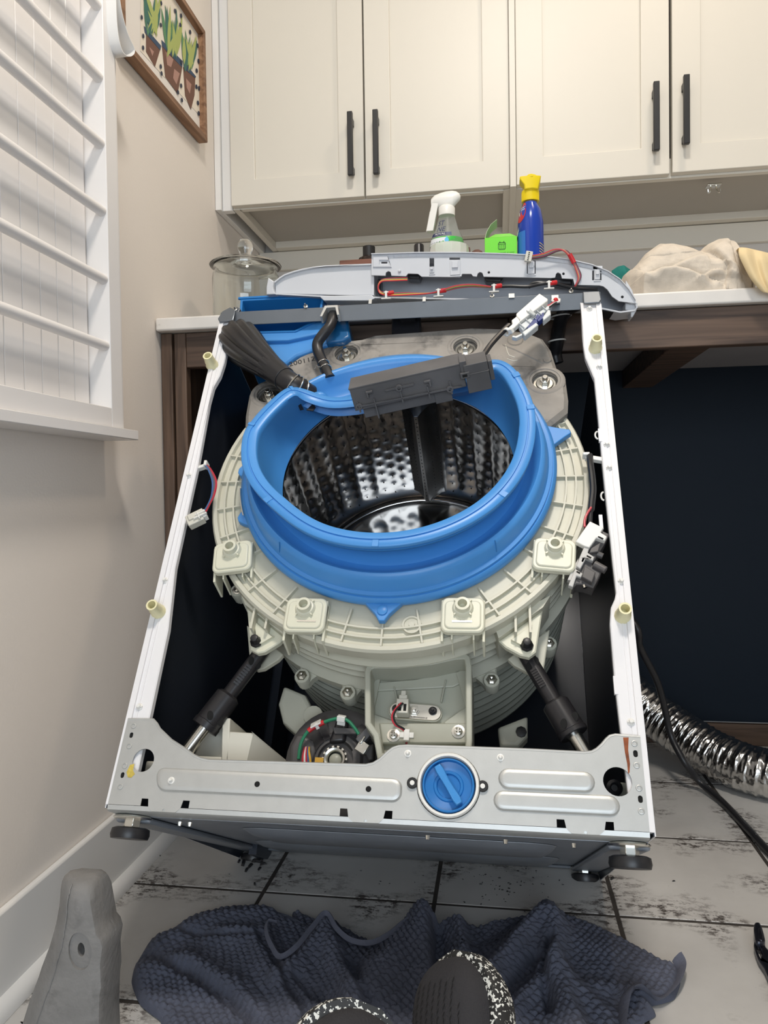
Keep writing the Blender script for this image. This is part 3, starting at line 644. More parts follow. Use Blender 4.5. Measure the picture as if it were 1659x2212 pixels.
def lug(x, y, rot):
    c = px(TM, x, y, -.012); M = TM @ T((c[0], 0, c[1])) @ RY(rot)
    m = MB(M); m.plate(rrect(0, 0, .060, .054, .010), (), -.016, -.006, cham=.002)
    m.plate(rrect(0, -.001, .050, .043, .008), (), -.0185, -.015, cham=.0015)
    for s in (-1, 1):
        m.loft([[(s*.030, -.012, .024), (s*.030, .020, .024), (s*.030, .034, -.040), (s*.030, -.006, -.036)], [(s*.0265, -.012, .024), (s*.0265, .020, .024), (s*.0265, .034, -.040), (s*.0265, -.006, -.036)]])
        m.loft([[(s*.016, -.008, -.020), (s*.016, .030, -.026), (s*.016, .034, -.038), (s*.016, -.006, -.033)], [(s*.0135, -.008, -.020), (s*.0135, .030, -.026), (s*.0135, .034, -.038), (s*.0135, -.006, -.033)]])
    o = W('mounting_lug', m, M_['lug'], tub, bevel=.0012)
    m = MB(M @ T((0, -.018, .008)) @ RX(PI/2)); m.lathe([(.0150, 0), (.0138, .004), (.0125, .006), (.0105, .0065), (.0100, .015), (.0065, .0152), (.0060, .002), (0, .002)], 20)
    for k in range(4): m.box(.010, .0165, -.001, .001, 0, .005, RZ(k*PI/2+PI/4))
    return o, m
for x, y, r in ((503, 1204, math.radians(-8)), (660, 1330, 0), (1000, 1330, 0), (1197, 1200, math.radians(6))):
    o, m = lug(x, y, r); m.build('boss', M_['lug'], tub)
for x, y in ((662, 1342), (998, 1343)):
    c = px(TM, x, y, -.018); m = MB(TM); m.box(c[0]-.0135, c[0]+.0135, -.0195, -.0183, c[1]-.0012, c[1]+.0012); W('metal_insert', m, M_['chrome'], tub)
# seam screws with their bosses
for x, y in ((652, 1460), (751, 1496), (1062, 1469), (1186, 1390), (512, 1275)):
    c = px(TM, x, y, .124); M = TM @ T((c[0], .124, c[1])) @ RX(PI/2)
    m = MB(M); m.lathe([(.0115, -.026), (.0125, -.003), (.0115, 0), (0, 0)], 14); A_ = TM @ RY(-math.atan2(c[1], c[0])); rc_ = math.hypot(*c); q_ = MB(A_); q_.plate([(.282, -.026), (rc_-.006, -.0125), (rc_+.004, -.0115), (rc_+.004, .0115), (rc_-.006, .0125), (.282, .026)], (), .134, .150, cham=.002); m.f += [tuple(i+len(m.v) for i in f) for f in q_.f]; m.mi += q_.mi; m.v += q_.v; W('screw_boss', m, M_['tub'], tub)
    m = MB(M); m.lathe([(.0085, 0), (.0085, .0015), (.0055, .0016), (.0052, .005), (.0030, .0055), (0, .004)], 6); W('seam_screw', m, M_['chrome'], tub, ang=20)
# brackets that hold the dampers
def bracket(pts, pin, s):
    m = MB(TM); q = tp(pts, .030); m.plate(q, (), .030, .040, cham=.002)
    q2 = inset(q, .012); m.plate(q2, (), .0245, .0305); o = W('damper_bracket', m, M_['lug'], tub, bevel=.002)
    m = MB(TM)
    top = q[0]
    for t in (.30, .62):
        xx = q[0][0]*(1-t)+q[1][0]*t; zz = max(q[0][1], q[1][1])
        m.box(xx-.0016, xx+.0016, .010, .032, zz-.045, zz+.004)
    m.plate([(q[0][0], q[0][1]), (q[0][0]+s*.012, q[0][1]+.02), (q[1][0]-s*.006, q[1][1]+.02), q[1]], (), .022, .09); W('bracket_web', m, M_['tub'], tub)
    m = MB(TM); q3 = [(a+s*.012, c_-.006) for a, c_ in q]; m.plate(q3, (), .075, .086); W('bracket_web', m, M_['tub'], tub, bevel=.002)
    c = px(TM, pin[0], pin[1], .026)
    m = MB(TM @ T((c[0], .030, c[1])) @ RX(PI/2)); m.lathe([(.0095, 0), (.0095, .004), (.0075, .006), (.006, .0155), (0, .017)], 8); W('damper_pin', m, M_['rubber'], tub, bevel=.001)
    return c
pinL = bracket([(533, 1312), (615, 1376), (604, 1388), (572, 1408), (556, 1411), (541, 1403)], (553, 1385), -1)
pinR = bracket([(1172, 1318), (1077, 1384), (1092, 1398), (1124, 1415), (1143, 1419), (1158, 1408)], (1138, 1393), 1)
# sump housing under the tub
so = tp([(788, 1565), (787, 1450), (792, 1437), (806, 1431), (860, 1431), (930, 1424), (985, 1412), (1006, 1411), (1016, 1418), (1019, 1440), (1020, 1600), (1016, 1640), (815, 1640), (806, 1590)], .055)
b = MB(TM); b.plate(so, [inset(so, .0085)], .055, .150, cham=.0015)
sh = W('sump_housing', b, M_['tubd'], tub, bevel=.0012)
si = inset(so, .006)
b = MB(TM); b.plate(si, (), .103, .109)
q = tp([(800, 1482), (900, 1474), (1005, 1450), (1005, 1478), (980, 1490), (800, 1500)], .11); b.plate(q, (), .099, .106, cham=.001)
for pts in (((800, 1470), (822, 1470), (806, 1545)), ((985, 1455), (1010, 1445), (1008, 1530)), ((850, 1485), (853, 1485), (862, 1520), (859, 1520)), ((962, 1470), (965, 1470), (955, 1518), (952, 1518)), ((795, 1540), (850, 1560), (835, 1600), (798, 1590)), ((1008, 1530), (960, 1562), (975, 1590), (1008, 1590))):
    b.plate(tp(pts, .10), (), .096, .120)
q = tp([(818, 1560), (1012, 1560), (1012, 1605), (824, 1605)], .09); b.plate(q, (), .092, .120, cham=.002)
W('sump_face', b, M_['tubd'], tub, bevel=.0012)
hp = []
a = px(TM, 858, 1535, .095); c = px(TM, 936, 1541, .095); rr = .0125
dd = (V(c)-V(a)).normalized(); nn = V((-dd.y, dd.x))
for k in range(9): t = PI/2+PI*k/8; hp.append(tuple(V(a)+rr*(dd*math.cos(t)+nn*math.sin(t))))
for k in range(9): t = -PI/2+PI*k/8; hp.append(tuple(V(c)+rr*(dd*math.cos(t)+nn*math.sin(t))))
b = MB(TM); b.plate(hp, (), .0955, .119); W('heater_gasket', b, M_['tub'], tub)
b = MB(TM); b.plate(inset(hp, .001), (), .093, .096, cham=.0008); b.add(*(lambda m: (m.v, m.f))(MB().pad(inset(hp, .002), .0015, .093, .0938))); hpl = W('heater_plate', b, M_['chrome'], tub)
b = MB(TM); lettering(b, 'IEZA-99W40000HZ', .0034, lambda x, y: ((a[0]+c[0])/2+.004+x*dd.x-y*dd.y, .0926, (a[1]+c[1])/2-.0088+x*dd.y+y*dd.x)); W('heater_lettering', b, M_['black'], tub, fix=False)
for x, y, r0 in ((895, 1535, .006), (935, 1536, .0042), (856, 1531, .0042)):
    p = px(TM, x, y, .093); m = MB(TM @ T((p[0], .093, p[1])) @ RX(PI/2)); m.lathe([(r0+.002, 0), (r0+.002, .001), (r0, .0012), (r0, .004), (r0*.5, .0042), (r0*.45, .008), (0, .0082)], 6 if r0 > .005 else 14); W('heater_stud', m, M_['chrome'] if r0 > .005 else M_['rubber'], tub)
p = px(TM, 871, 1524, .085)
m = MB(TM @ T((p[0], .084, p[1]))); m.box(-.0085, .0085, -.010, .008, -.015, .006); m.box(-.006, .006, -.007, .006, .006, .013); m.box(-.0035, .0035, -.006, .002, .012, .020); W('sensor_plug', m, M_['cream'], tub, bevel=.001)
m = MB(TM @ T((p[0], .084, p[1]))); m.box(-.006, -.001, -.0105, -.0095, -.012, -.002); m.box(.002, .006, -.0105, -.0095, -.012, -.002); W('plug_window', m, M_['hole'], tub)
for dx, mm in ((0, 'wred'), (3.5, 'black')):
    pts = [(867+dx, 1519), (852+dx*.7, 1535), (847+dx, 1550), (853+dx, 1565), (868+dx, 1574), (877, 1583), (879, 1595), (877, 1610)]
    m = MB(TM); m.tube(smooth_path([(*(lambda c_: (c_[0], dq, c_[1]))(px(TM, x, y, dq)),) for (x, y), dq in zip(pts, (.072, .068, .068, .07, .074, .078, .08, .085))], 5), .0016, 6); W('sensor_wire', m, M_[mm], tub)
for x, y in ((850, 1588), (990, 1580)):
    p = px(TM, x, y, .09); m = MB(TM @ T((p[0], .092, p[1])) @ RX(PI/2)); m.lathe([(.0095, 0), (.0095, .0015), (.0062, .0018), (.0058, .0055), (.0035, .0062), (.0016, .0045), (0, .0045)], 12); m.box(-.004, .004, -.0008, .0008, .005, .0068); m.box(-.0008, .0008, -.004, .004, .005, .0068); W('sump_screw', m, M_['chrome'], tub, ang=20)
p = px(TM, 879, 1590, .08); m = MB(TM @ T((p[0], .078, p[1]))); m.box(-.010, .010, -.003, .003, -.004, .004); m.box(-.004, .004, -.004, .004, -.008, .008); W('wire_clip', m, M_['whitep'], tub, bevel=.0008)
# lower tub feet and the dark block below them
for pts in (((612, 1480), (660, 1500), (690, 1560), (650, 1595), (610, 1560), (600, 1520)), ((1075, 1570), (1140, 1545), (1140, 1590), (1120, 1612), (1080, 1612)), ((660, 1530), (720, 1540), (760, 1600), (700, 1610), (665, 1590))):
    m = MB(TM); m.plate(tp(pts, .17), (), .17, .20, cham=.004); W('tub_foot', m, M_['tub'], tub, bevel=.003)
p = px(TM, 1126, 1580, .165); m = MB(TM @ T((p[0], .169, p[1])) @ RX(PI/2)); m.lathe([(.008, 0), (.008, .004), (0, .006)], 8); W('damper_pin', m, M_['rubber'], tub)
p = px(TM, 676, 1545, .165); m = MB(TM @ T((p[0], .169, p[1])) @ RX(PI/2)); m.lathe([(.016, 0), (.015, .005), (.005, .006), (0, .004)], 14); W('screw_boss', m, M_['tub'], tub)
# drum
DZ = .020
DM = TM @ T((0, 0, DZ)) @ D0
RD = .245; DL = .402
NA, NL = 432, 126
vs = []; fs = []
for j in range(NL+1):
    d = .050+(DL-.05)*j/NL
    for i in range(NA):
        th = 2*PI*i/NA; u = th*RD
        k = round(u/.0214); ph = (u-k*.0214); off = .5 if k % 2 else 0
        t = (d/.0285+off) % 1-.5
        hgt = math.exp(-(ph/.0062)**2)*(.5+.5*math.cos(2*PI*t))**1.6
        side = math.cos(2*PI*(d/.0285+off))
        amp = .0007*min(1, max(0, (d-.075)/.02))*min(1, max(0, (DL-.03-d)/.02))
        r = RD-amp*hgt-.0010*amp/.0007*math.sin(2*PI*u/.0428)
        vs.append((r*math.cos(th), r*math.sin(th), d))
for j in range(NL):
    for i in range(NA): i2 = (i+1) % NA; fs.append((j*NA+i, j*NA+i2, (j+1)*NA+i2, (j+1)*NA+i))
b = MB(DM); b.add(vs, fs)
b.lathe([(RD, .05), (.243, .038), (.230, .030), (.205, .024), (.197, .021), (.1935, .026), (.197, .030), (.206, .030)], 96, wob='open')
drum = W('drum', b, M_['steel'], ang=80)
b = MB(DM); b.lathe([(RD, DL), (RD-.003, DL+.006), (RD-.014, DL+.010), (.20, DL+.006), (.06, DL+.004), (0, DL+.004)], 96, wob='open')
for k in range(3):
    A = RZ(PI/2+2*PI*k/3+.12)
    b.loft([[(.02, -.028, DL+.004), (.205, -.040, DL+.004), (.205, .040, DL+.004), (.02, .028, DL+.004)], [(.03, -.018, DL-.010), (.190, -.028, DL-.010), (.190, .028, DL-.010), (.03, .018, DL-.010)]], M=A)
W('drum_back', b, M_['steel'], drum, bevel=.002, ang=40)
# perforations: dark eyelets on the wall
b = MB(DM)
for k in range(72):
    th = k*.0214/RD; off = .5 if k % 2 else 0
    if th > 2*PI-.05: continue
    for n in range(1, 15):
        d = (n+off)*.0285+.0142
        if not .075 < d < DL-.02: continue
        r = RD-.0012; cx_, cy_ = r*math.cos(th), r*math.sin(th); tx, ty = -math.sin(th), math.cos(th)
        b.add([(cx_+.0016*tx*math.cos(q), cy_+.0016*ty*math.cos(q), d+.0020*math.sin(q)) for q in [PI*e/3 for e in range(6)]], [(0, 1, 2, 3, 4, 5)])
o = W('perforations', b, M_['hole'], drum, fix=False); o['kind'] = 'stuff'
for k in range(3):
    A = DM @ RZ(-(PI/2-.06)+2*PI*k/3)
    m = MB(A); secs = []
    for d, s in ((.068, .35), (.085, 1), (.345, 1), (.366, .75), (.374, .4)):
        h = .052*s
        secs.append([(RD-.001, -.036, d), (RD-.012*s, -.033, d), (RD-.018*s, -.024, d), (RD-.040*s, -.010, d), (RD-h, -.004, d), (RD-h, .004, d), (RD-.040*s, .010, d), (RD-.018*s, .024, d), (RD-.012*s, .033, d), (RD-.001, .036, d)])
    m.loft(secs); lf = W('lifter', m, M_['steelb'], drum, bevel=.002)
    if k == 0:
        m = MB(A)
        for row in (-.030, -.017, 0, .017, .030):
            for n in range(24):
                d = .092+n*.0107; rr = {0: RD-.0526, .017: RD-.0297, .030: RD-.0146}[abs(row)]
                m.add([(rr, row+.0012*math.cos(q), d+.0014*math.sin(q)) for q in [PI*e/3 for e in range(6)]], [(0, 1, 2, 3, 4, 5)])
        o = W('lifter_holes', m, M_['hole'], drum, fix=False); o['kind'] = 'stuff'
# gasket
def sstep(x): x = min(1, max(0, x)); return x*x*(3-2*x)
LIPC = [(-176, 524, 948), (-164, 523, 1000), (-151.4, 545, 1050), (-140.3, 580, 1087), (-116, 677, 1155), (-90.8, 817, 1179), (-69.5, 942, 1159), (-45.7, 1063, 1097), (-23, 1135, 1010), (-4.6, 1155, 933), (11.2, 1150, 870), (20.6, 1136, 836), (29, 1117, 803), (36, 1098, 784), (43, 1075, 775), (50, 1050, 778),
        (57, 1020, 795), (65, 975, 790), (80, 880, 804), (98, 785, 828), (110, 715, 836), (122, 653, 827), (135, 615, 840), (150, 578, 871), (166, 545, 907)]
_lt = np.radians([a[0] for a in LIPC]); _lp = np.array([px(TM, a[1], a[2], -.082+.055*(px(TM, a[1], a[2], -.08)[1]-.04)) for a in LIPC])
_tg = np.linspace(-PI, PI, 361)[:-1]; 
def pspline(ts, ys, tq):
    n = len(ts); T3 = np.concatenate([ts-2*PI, ts, ts+2*PI]); Y3 = np.tile(ys, 3); m = np.gradient(Y3, T3); o = []
    for t in tq:
        i = min(max(int(np.searchsorted(T3, t))-1, 0), len(T3)-2); h = T3[i+1]-T3[i]; u = (t-T3[i])/h
        o.append((2*u**3-3*u**2+1)*Y3[i]+(u**3-2*u**2+u)*h*m[i]+(3*u**2-2*u**3)*Y3[i+1]+(u**3-u**2)*h*m[i+1])
    return np.array(o)
_lx = pspline(_lt, _lp[:, 0], _tg); _lz = pspline(_lt, _lp[:, 1], _tg)
for _ in range(22): _lx = (np.roll(_lx, 1)+2*_lx+np.roll(_lx, -1))/4; _lz = (np.roll(_lz, 1)+2*_lz+np.roll(_lz, -1))/4
def gpt(R_, n, wl, th):
    """a point of the door seal; its outer lip follows a measured, sagging outline, its root a circle"""
    t = (th+PI) % (2*PI)-PI; I = lambda arr, a: float(np.interp(a, _tg, arr, period=2*PI))
    lx, lz = I(_lx, t), I(_lz, t); e = .02; tx, tz = I(_lx, t+e)-I(_lx, t-e), I(_lz, t+e)-I(_lz, t-e); L = math.hypot(tx, tz)
    nx_, nz_ = tz/L, -tx/L; dr = R_-.2245
    sag = sstep((math.degrees(t)-50)/20)*sstep((135-math.degrees(t))/25)
    x1, v1 = lx+nx_*dr, lz+nz_*dr; x0, v0 = R_*math.cos(t), R_*math.sin(t)+.018
    k = wl if wl > .6 else wl*(1-.5*sag)
    return (x0*(1-k)+x1*k, -n+.055*wl*(v1-.04)*(1-sag)+.030*sag*wl, v0*(1-k)+v1*k)
GP = [(.236, .000, 0), (.250, .002, 0), (.2520, .006, 0), (.2520, .016, 0), (.2475, .020, 0), (.2455, .0195, 0), (.2450, .0235, 0), (.2395, .0245, 0), (.2375, .030, 0), (.2355, .040, .15), (.2325, .0460, .2), (.2285, .047, .25), (.2245, .043, .3), (.2205, .032, .4), (.2120, .026, .6), (.2080, .032, .8),
      (.2095, .052, 1), (.2170, .060, 1), (.2225, .063, 1), (.2235, .068, 1), (.2200, .0685, 1), (.2205, .073, 1), (.2255, .074, 1), (.2262, .080, 1), (.2250, .0815, 1), (.2165, .082, 1), (.2160, .0805, 1), (.2140, .0805, 1), (.2135, .0825, 1), (.2040, .0825, 1), (.2015, .080, 1), (.2020, .070, .95),
      (.2030, .045, .7), (.2010, .020, .4), (.1980, .004, .2), (.1920, -.008, .1), (.1900, -.012, .05), (.1925, -.014, 0)]
NG = 168
b = MB(TM); vs = []; fs = []
for R_, n, wl in GP:
    for i in range(NG): vs.append(gpt(R_, n, wl, 2*PI*i/NG))
for j in range(len(GP)-1):
    for i in range(NG): i2 = (i+1) % NG; fs.append((j*NG+i, j*NG+i2, (j+1)*NG+i2, (j+1)*NG+i))
b.add(vs, fs); gk = W('door_gasket', b, M_['blue'], ang=50)
# raised stops around its lip, tabs around its base
for deg in (268, 322, 9, 28, 57, 130, 170, 218):
    th = math.radians(deg); m = MB(TM)
    q = [gpt(R_, n, 1, th+s*.022) for s in (-1, 1) for R_, n in ((.2150, .0812), (.2268, .0812), (.2268, .0830), (.2150, .0830))]
    m.loft([q[:4], q[4:]]); W('lip_stop', m, M_['blue'], gk, bevel=.0006)
def btab(th, wd, ln):
    m = MB(TM @ T((0, 0, .018)) @ RY(-th)); m.plate([(.246, -wd), (.252+ln*.6, -.010), (.252+ln, -.004), (.252+ln, .004), (.252+ln*.6, .010), (.246, wd)], (), -.012, -.002, cham=.001)
    o = W('gasket_tab', m, M_['blue'], gk, bevel=.001); return m
btab(math.radians(270), .030, .026); btab(math.radians(13), .024, .032); btab(math.radians(181), .014, .010); btab(math.radians(203), .022, .012)
m = MB(TM @ T((0, 0, .018)) @ RY(-math.radians(270)) @ T((.262, -.011, 0)) @ RX(PI/2)); m.lathe([(.0075, 0), (.0075, .003), (.0055, .004), (0, .004)], 16); W('tab_button', m, M_['blue'], gk)
for deg in (228, 312):
    th = math.radians(deg); m = MB(TM); m.tube([gpt(.2375, .030, 0, th), gpt(.2360, .040, .12, th+.004), gpt(.2348, .047, .25, th+.002)], .0007, 5); W('moulding_seam', m, M_['bluep'], gk)
b = MB(TM); pts = [(.2388*math.cos(2*PI*k/120), -.0225, .2388*math.sin(2*PI*k/120)+.018) for k in range(120)]
# wire clamp end at the left
c0 = [(-.2525, -.014, .018+.2525*math.sin(-.28)), (-.2555, -.016, .018-.095), (-.2535, -.016, .018-.110)]
b = MB(TM); b.tube([(.2535*math.cos(PI+a), -.016, .018+.2535*math.sin(PI+a)) for a in (.18, .24, .30, .36, .40)], .0016, 6); W('clamp_wire', b, M_['chrome'], gk)
# spout on the gasket's inner left wall, and a black smear
c = px(TM, 690, 868, -.030); m = MB(TM); m.ball((c[0], -.030, c[1]+.004), .015, 10, 1.1, 1.2, .7); W('inlet_spout', m, M_['blue'], gk)
m = MB(TM)
for pts in ([(641, 868), (650, 872), (656, 884), (648, 886)], [(662, 886), (676, 872), (682, 880), (676, 888)]): m.plate(tp(pts, -.046), (), -.0465, -.045)
W('black_smear', m, M_['rubber'], gk)['kind'] = 'stuff'
# counterweight on the tub's top
cwp = [(528, 916), (529, 893), (537, 848), (551, 831), (598, 800), (645, 768), (696, 745), (737, 734), (781, 729), (810, 720), (860, 716), (930, 711), (1020, 704), (1090, 706), (1142, 715), (1172, 727), (1190, 752), (1203, 792), (1222, 815), (1228, 860), (1227, 886), (1188, 917)]
CD = -.016
q = tp(cwp, CD); rin = .228
aR = math.atan2(q[-1][1]-.018, q[-1][0])-.02; aL = math.atan2(q[0][1]-.018, q[0][0])+.02
arc = [(rin*math.cos(aR+(aL-aR)*k/24), .018+rin*math.sin(aR+(aL-aR)*k/24)) for k in range(25)]
bolts = [(580, 850), (748, 763), (1005, 748), (1177, 821)]
bc = [px(TM, x, y, CD) for x, y in bolts]
b = MB(TM); b.plate(q+arc, [circ(c[0], c[1], .0235, 24) for c in bc], CD, .055, cham=.007, hc=-.002)
for c in bc: b.lathe([(.0240, -.004), (.0240, 0), (0, 0)], 24, T((c[0], CD+.0115, c[1])) @ RX(PI/2))
cw = W('counterweight', b, M_['conc'], bevel=.004, seg=3, ang=30)
for c in bc:
    m = MB(TM @ T((c[0], CD, c[1])) @ RX(PI/2)); m.lathe([(.0225, -.008), (.0245, -.0015), (.0262, .0012), (.029, .0016), (.032, .0004), (.034, -.001)], 32, wob='open'); W('bolt_boss', m, M_['conc'], cw)
for x, y, r in ((1113, 735, .016), (1182, 778, .008)):
    c = px(TM, x, y, CD); m = MB(TM @ T((c[0], CD, c[1])) @ RX(PI/2)); m.lathe([(r, -.001), (r*.8, .002), (r*.3, .001), (0, .001)], 16); W('cast_mark', m, M_['conc'], cw)
m = MB(TM); m.loft([[(*(lambda c_: (c_[0], CD+.0005, c_[1]))(px(TM, x, y, CD)),), (*(lambda c_: (c_[0], CD-.0015, c_[1]))(px(TM, x+1, y+3, CD)),), (*(lambda c_: (c_[0], CD+.0005, c_[1]))(px(TM, x+2, y+6, CD)),)] for x, y in ((1085, 742), (1110, 752), (1140, 766), (1172, 782))]); W('cast_ridge', m, M_['conc'], cw)
c = px(TM, 654, 781, CD); A = TM @ T((c[0], CD-.0005, c[1])) @ RY(math.radians(-16)) @ RX(PI/2)
m = MB(A); lettering(m, '20011Z', .0165, lambda x, y: (x, y, 0)); W('cast_number', m, M_['rubber'], cw, fix=False)
rl = random.Random(5); m = MB(TM)      # chalk scribble
for pts in (((1000, 800), (1015, 792), (1040, 796), (1050, 806)), ((1092, 745), (1096, 760), (1100, 768), (1112, 772)), ((1095, 775), (1110, 780), (1118, 778)), ((1060, 790), (1068, 786))):
    m.tube([(*(lambda c_: (c_[0], CD-.0002, c_[1]))(px(TM, x, y, CD)),) for x, y in pts], .0008, 5)
W('chalk_mark', m, M_['cream'], cw)
for c in bc:
    A = TM @ T((c[0], CD+.0115, c[1])) @ RX(PI/2)
    m = MB(A); m.lathe([(.0195, 0), (.0200, .0015), (.0185, .0030), (.0150, .0028), (.0135, .0042), (.0125, .0042), (.010, .0045), (0, .0045)], 24); o = W('bolt_washer', m, M_['chrome'], cw)
    m = MB(A); m.cyl((0, 0, .004), (0, 0, .013), .0088, .0085, 6); m.cyl((0, 0, .012), (0, 0, .020), .0050, .0045, 10); W('bolt_nut', m, M_['chrome'], cw, bevel=.0006)
# ------------------------------------------------------------------ the rest of the machine
def w3(x, y, d): c = px(WM, x, y, d); return WM @ V((c[0], d, c[1]))
def t3(x, y, d): c = px(TM, x, y, d); return TM @ V((c[0], d, c[1]))
def wpath(pts, n=6): return smooth_path([w3(*p) for p in pts], n)
WH = M_['whitep']
# dampers
def damper(pin, low, f1, f2):
    A = TM @ V((pin[0], .060, pin[1])); B = w3(low[0], low[1], .050); B = A+(B-A)*1.10
    f1 /= 1.10; f2 /= 1.10
    P = lambda t: A+(B-A)*t
    m = MB(); m.cyl(P(.0), P(f1+.03), .0115, .0112, 18); m.cyl(P(-.03), P(.03), .0112, .0115, 18); o = W('damper', m, M_['plast'], bevel=.001)
    m = MB(); m.cyl(P(f1), P(f1+.02), .0135, .0185, 22); m.cyl(P(f1+.018), P(f2-.05), .0186, .0195, 22); m.cyl(P(f2-.05), P(f2-.045), .0195, .0205, 22); m.cyl(P(f2-.046), P(f2), .0205, .0205, 22); W('damper_sleeve', m, M_['plast'], o, bevel=.0012)
    m = MB(); m.cyl(P(f2-.02), P(1), .0098, .0098, 16); W('damper_rod', m, M_['chrome'], o)
    view = (CAMP-P(.3)).normalized(); d = (B-A).normalized(); side = d.cross(view).normalized(); out = side.cross(d).normalized()
    if out.dot(view) < 0: out = -out
    m = MB()
    for off, n0, n1 in ((-.002, 8, .17), ):
        for k in range(n0):
            c = P(.16+.022*k)+out*.0112+side*.002
            m.add([tuple(c+side*a+d*e+out*h) for h in (0, .0016) for a, e in ((-.0045, -.0014), (.0045, -.0014), (.0045, .0014), (-.0045, .0014))], [(0, 1, 2, 3), (4, 5, 6, 7), (0, 1, 5, 4), (1, 2, 6, 5), (2, 3, 7, 6), (3, 0, 4, 7)])
    W('damper_ridges', m, M_['plast'], o)
    for t, sd, r in ((.115, .004, .0112), (.105, -.007, .0094), (f2-.09, .004, .0204), (f2-.10, -.013, .0160)):
        c = P(t)+out*r+side*sd; m = MB(); m.lathe([(.0045, 0), (0, .0003)], 12, along(c, out) @ Matrix.Diagonal((1, 1.5, 1, 1)), wob='open'); W('damper_slot', m, M_['hole'], o)
damper(pinL, (401, 1626), .44, .77); damper(pinR, (1262, 1624), .50, .84)
# blue detergent housing behind the brace
b = MB(WM); o4 = wp([(519, 646), (701, 637), (690, 690), (637, 717), (514, 720)], .020); b.plate(o4, [inset(o4, .0048)], .020, .24, cham=.001)
b.plate(inset(o4, .003), (), .20, .205)
b.box(o4[0][0]-.004, o4[1][0]+.004, .018, .022, max(o4[0][1], o4[1][1])-.001, max(o4[0][1], o4[1][1])+.004)
dh = W('dispenser_housing', b, M_['bluep'], bevel=.0008)
b = MB(WM); b.plate(wp([(503, 702), (512, 718), (637, 720), (700, 700), (752, 688), (756, 730), (745, 738), (712, 742), (640, 768), (610, 790), (560, 745)], .030), (), .030, .25, cham=.004)
b.plate(wp([(512, 717), (640, 716), (692, 690), (705, 700), (700, 718), (622, 735), (530, 738)], .022), (), .022, .032, cham=.002); W('dispenser_hull', b, M_['blue'], dh, bevel=.003)
b = MB(WM); b.plate(wp([(700, 694), (752, 690), (757, 728), (742, 737), (705, 742)], .027), (), .025, .20, cham=.003); W('dispenser_inlet_box', b, M_['blued'], dh, bevel=.002)
for x, y in ((563, 699), (575, 699), (569, 710), (580, 709), (607, 697), (619, 696), (612, 708), (624, 707)):
    p = w3(x, y, .16); m = MB(); m.ball(p, .0036, 6); W('inlet_nozzle', m, M_['bluep'], dh)
m = MB(WM); c = px(WM, 578, 663, .05); m.lathe([(.014, 0), (.013, .006), (.004, .008), (0, .008)], 14, T((c[0], .19, c[1]-.008)) @ RX(PI/2)); W('inlet_cap', m, M_['bluep'], dh)
# ribbed black fill hose
hp_ = smooth_path([w3(513, 731, .030), w3(523, 742, .012), w3(545, 763, -.002), w3(575, 787, -.010), w3(608, 813, -.016), w3(636, 834, -.016), w3(668, 854, .010)], 8)
def ribhose(pts, rad, n=72, nr=13, until=.62):
    m = MB(); N = len(pts); u = V((1, 0, .4)); loops = []
    for i, p in enumerate(pts):
        t = (pts[min(i+1, N-1)]-pts[max(i-1, 0)]).normalized(); u = (u-t*u.dot(t)).normalized(); w_ = t.cross(u); s = i/(N-1); r = rad(s)
        amp = .13*sstep((until-s)/.06)
        loops.append([tuple(p+(u*math.cos(a)+w_*math.sin(a))*r*(1+amp*(abs(math.cos(a*nr/2))-.6))) for a in [2*PI*k/n for k in range(n)]])
    m.loft(loops); return m
fh = W('fill_hose', ribhose(hp_, lambda s: (.0385-.0195*sstep((s-.1)/.62))*(1 if s > .10 else math.sqrt(max(.02, 1-(1-s/.10)**2)))), M_['rubber'], ang=60)
N_ = len(hp_); kk = int(N_*.70)
m = MB(); m.cyl(hp_[kk-9], hp_[kk], .0235, .0205, 24); W('hose_sleeve', m, M_['rubber'], fh, bevel=.001)
for e in (0, 2, 4):
    i = int(N_*.80)+e; t = (hp_[i+1]-hp_[i]).normalized(); m = MB(along(hp_[i], t)); m.tube([(.0203*math.cos(a), .0203*math.sin(a), 0) for a in [2*PI*k/28 for k in range(29)]], .0012, 6); W('hose_clamp', m, M_['chrome'], fh)
m = MB(); p = w3(564, 748, .012); m.tube([p, p+V((.006, -.002, .004))], .0016, 6); m.tube([p+V((0, 0, -.004)), p+V((.006, -.002, .0))], .0016, 6); W('hose_clamp', m, M_['chrome'], fh)
# small black hose from the brace bracket
sp_ = wpath([(722, 672, .02), (719, 684, .0), (713, 704, -.002), (697, 724, .002), (686, 742, .008), (688, 762, .012), (697, 783, .012), (706, 803, .010), (713, 818, .010)])
m = MB(); m.tube(sp_, .0098, 16); sh_ = W('spray_hose', m, M_['rubber'])
for i in (-12, -9):
    p = sp_[i]; t = (sp_[i+1]-p).normalized(); m = MB(along(p, t)); m.tube([(.0103*math.cos(a), .0103*math.sin(a), 0) for a in [2*PI*k/20 for k in range(21)]], .0010, 6); W('hose_clamp', m, M_['chrome'], sh_)
p = sp_[-10]; m = MB(); m.tube([p+V((-.008, -.006, 0)), p+V((-.014, -.010, .003)), p+V((-.016, -.010, -.004))], .0011, 6); W('hose_clamp', m, M_['chrome'], sh_)
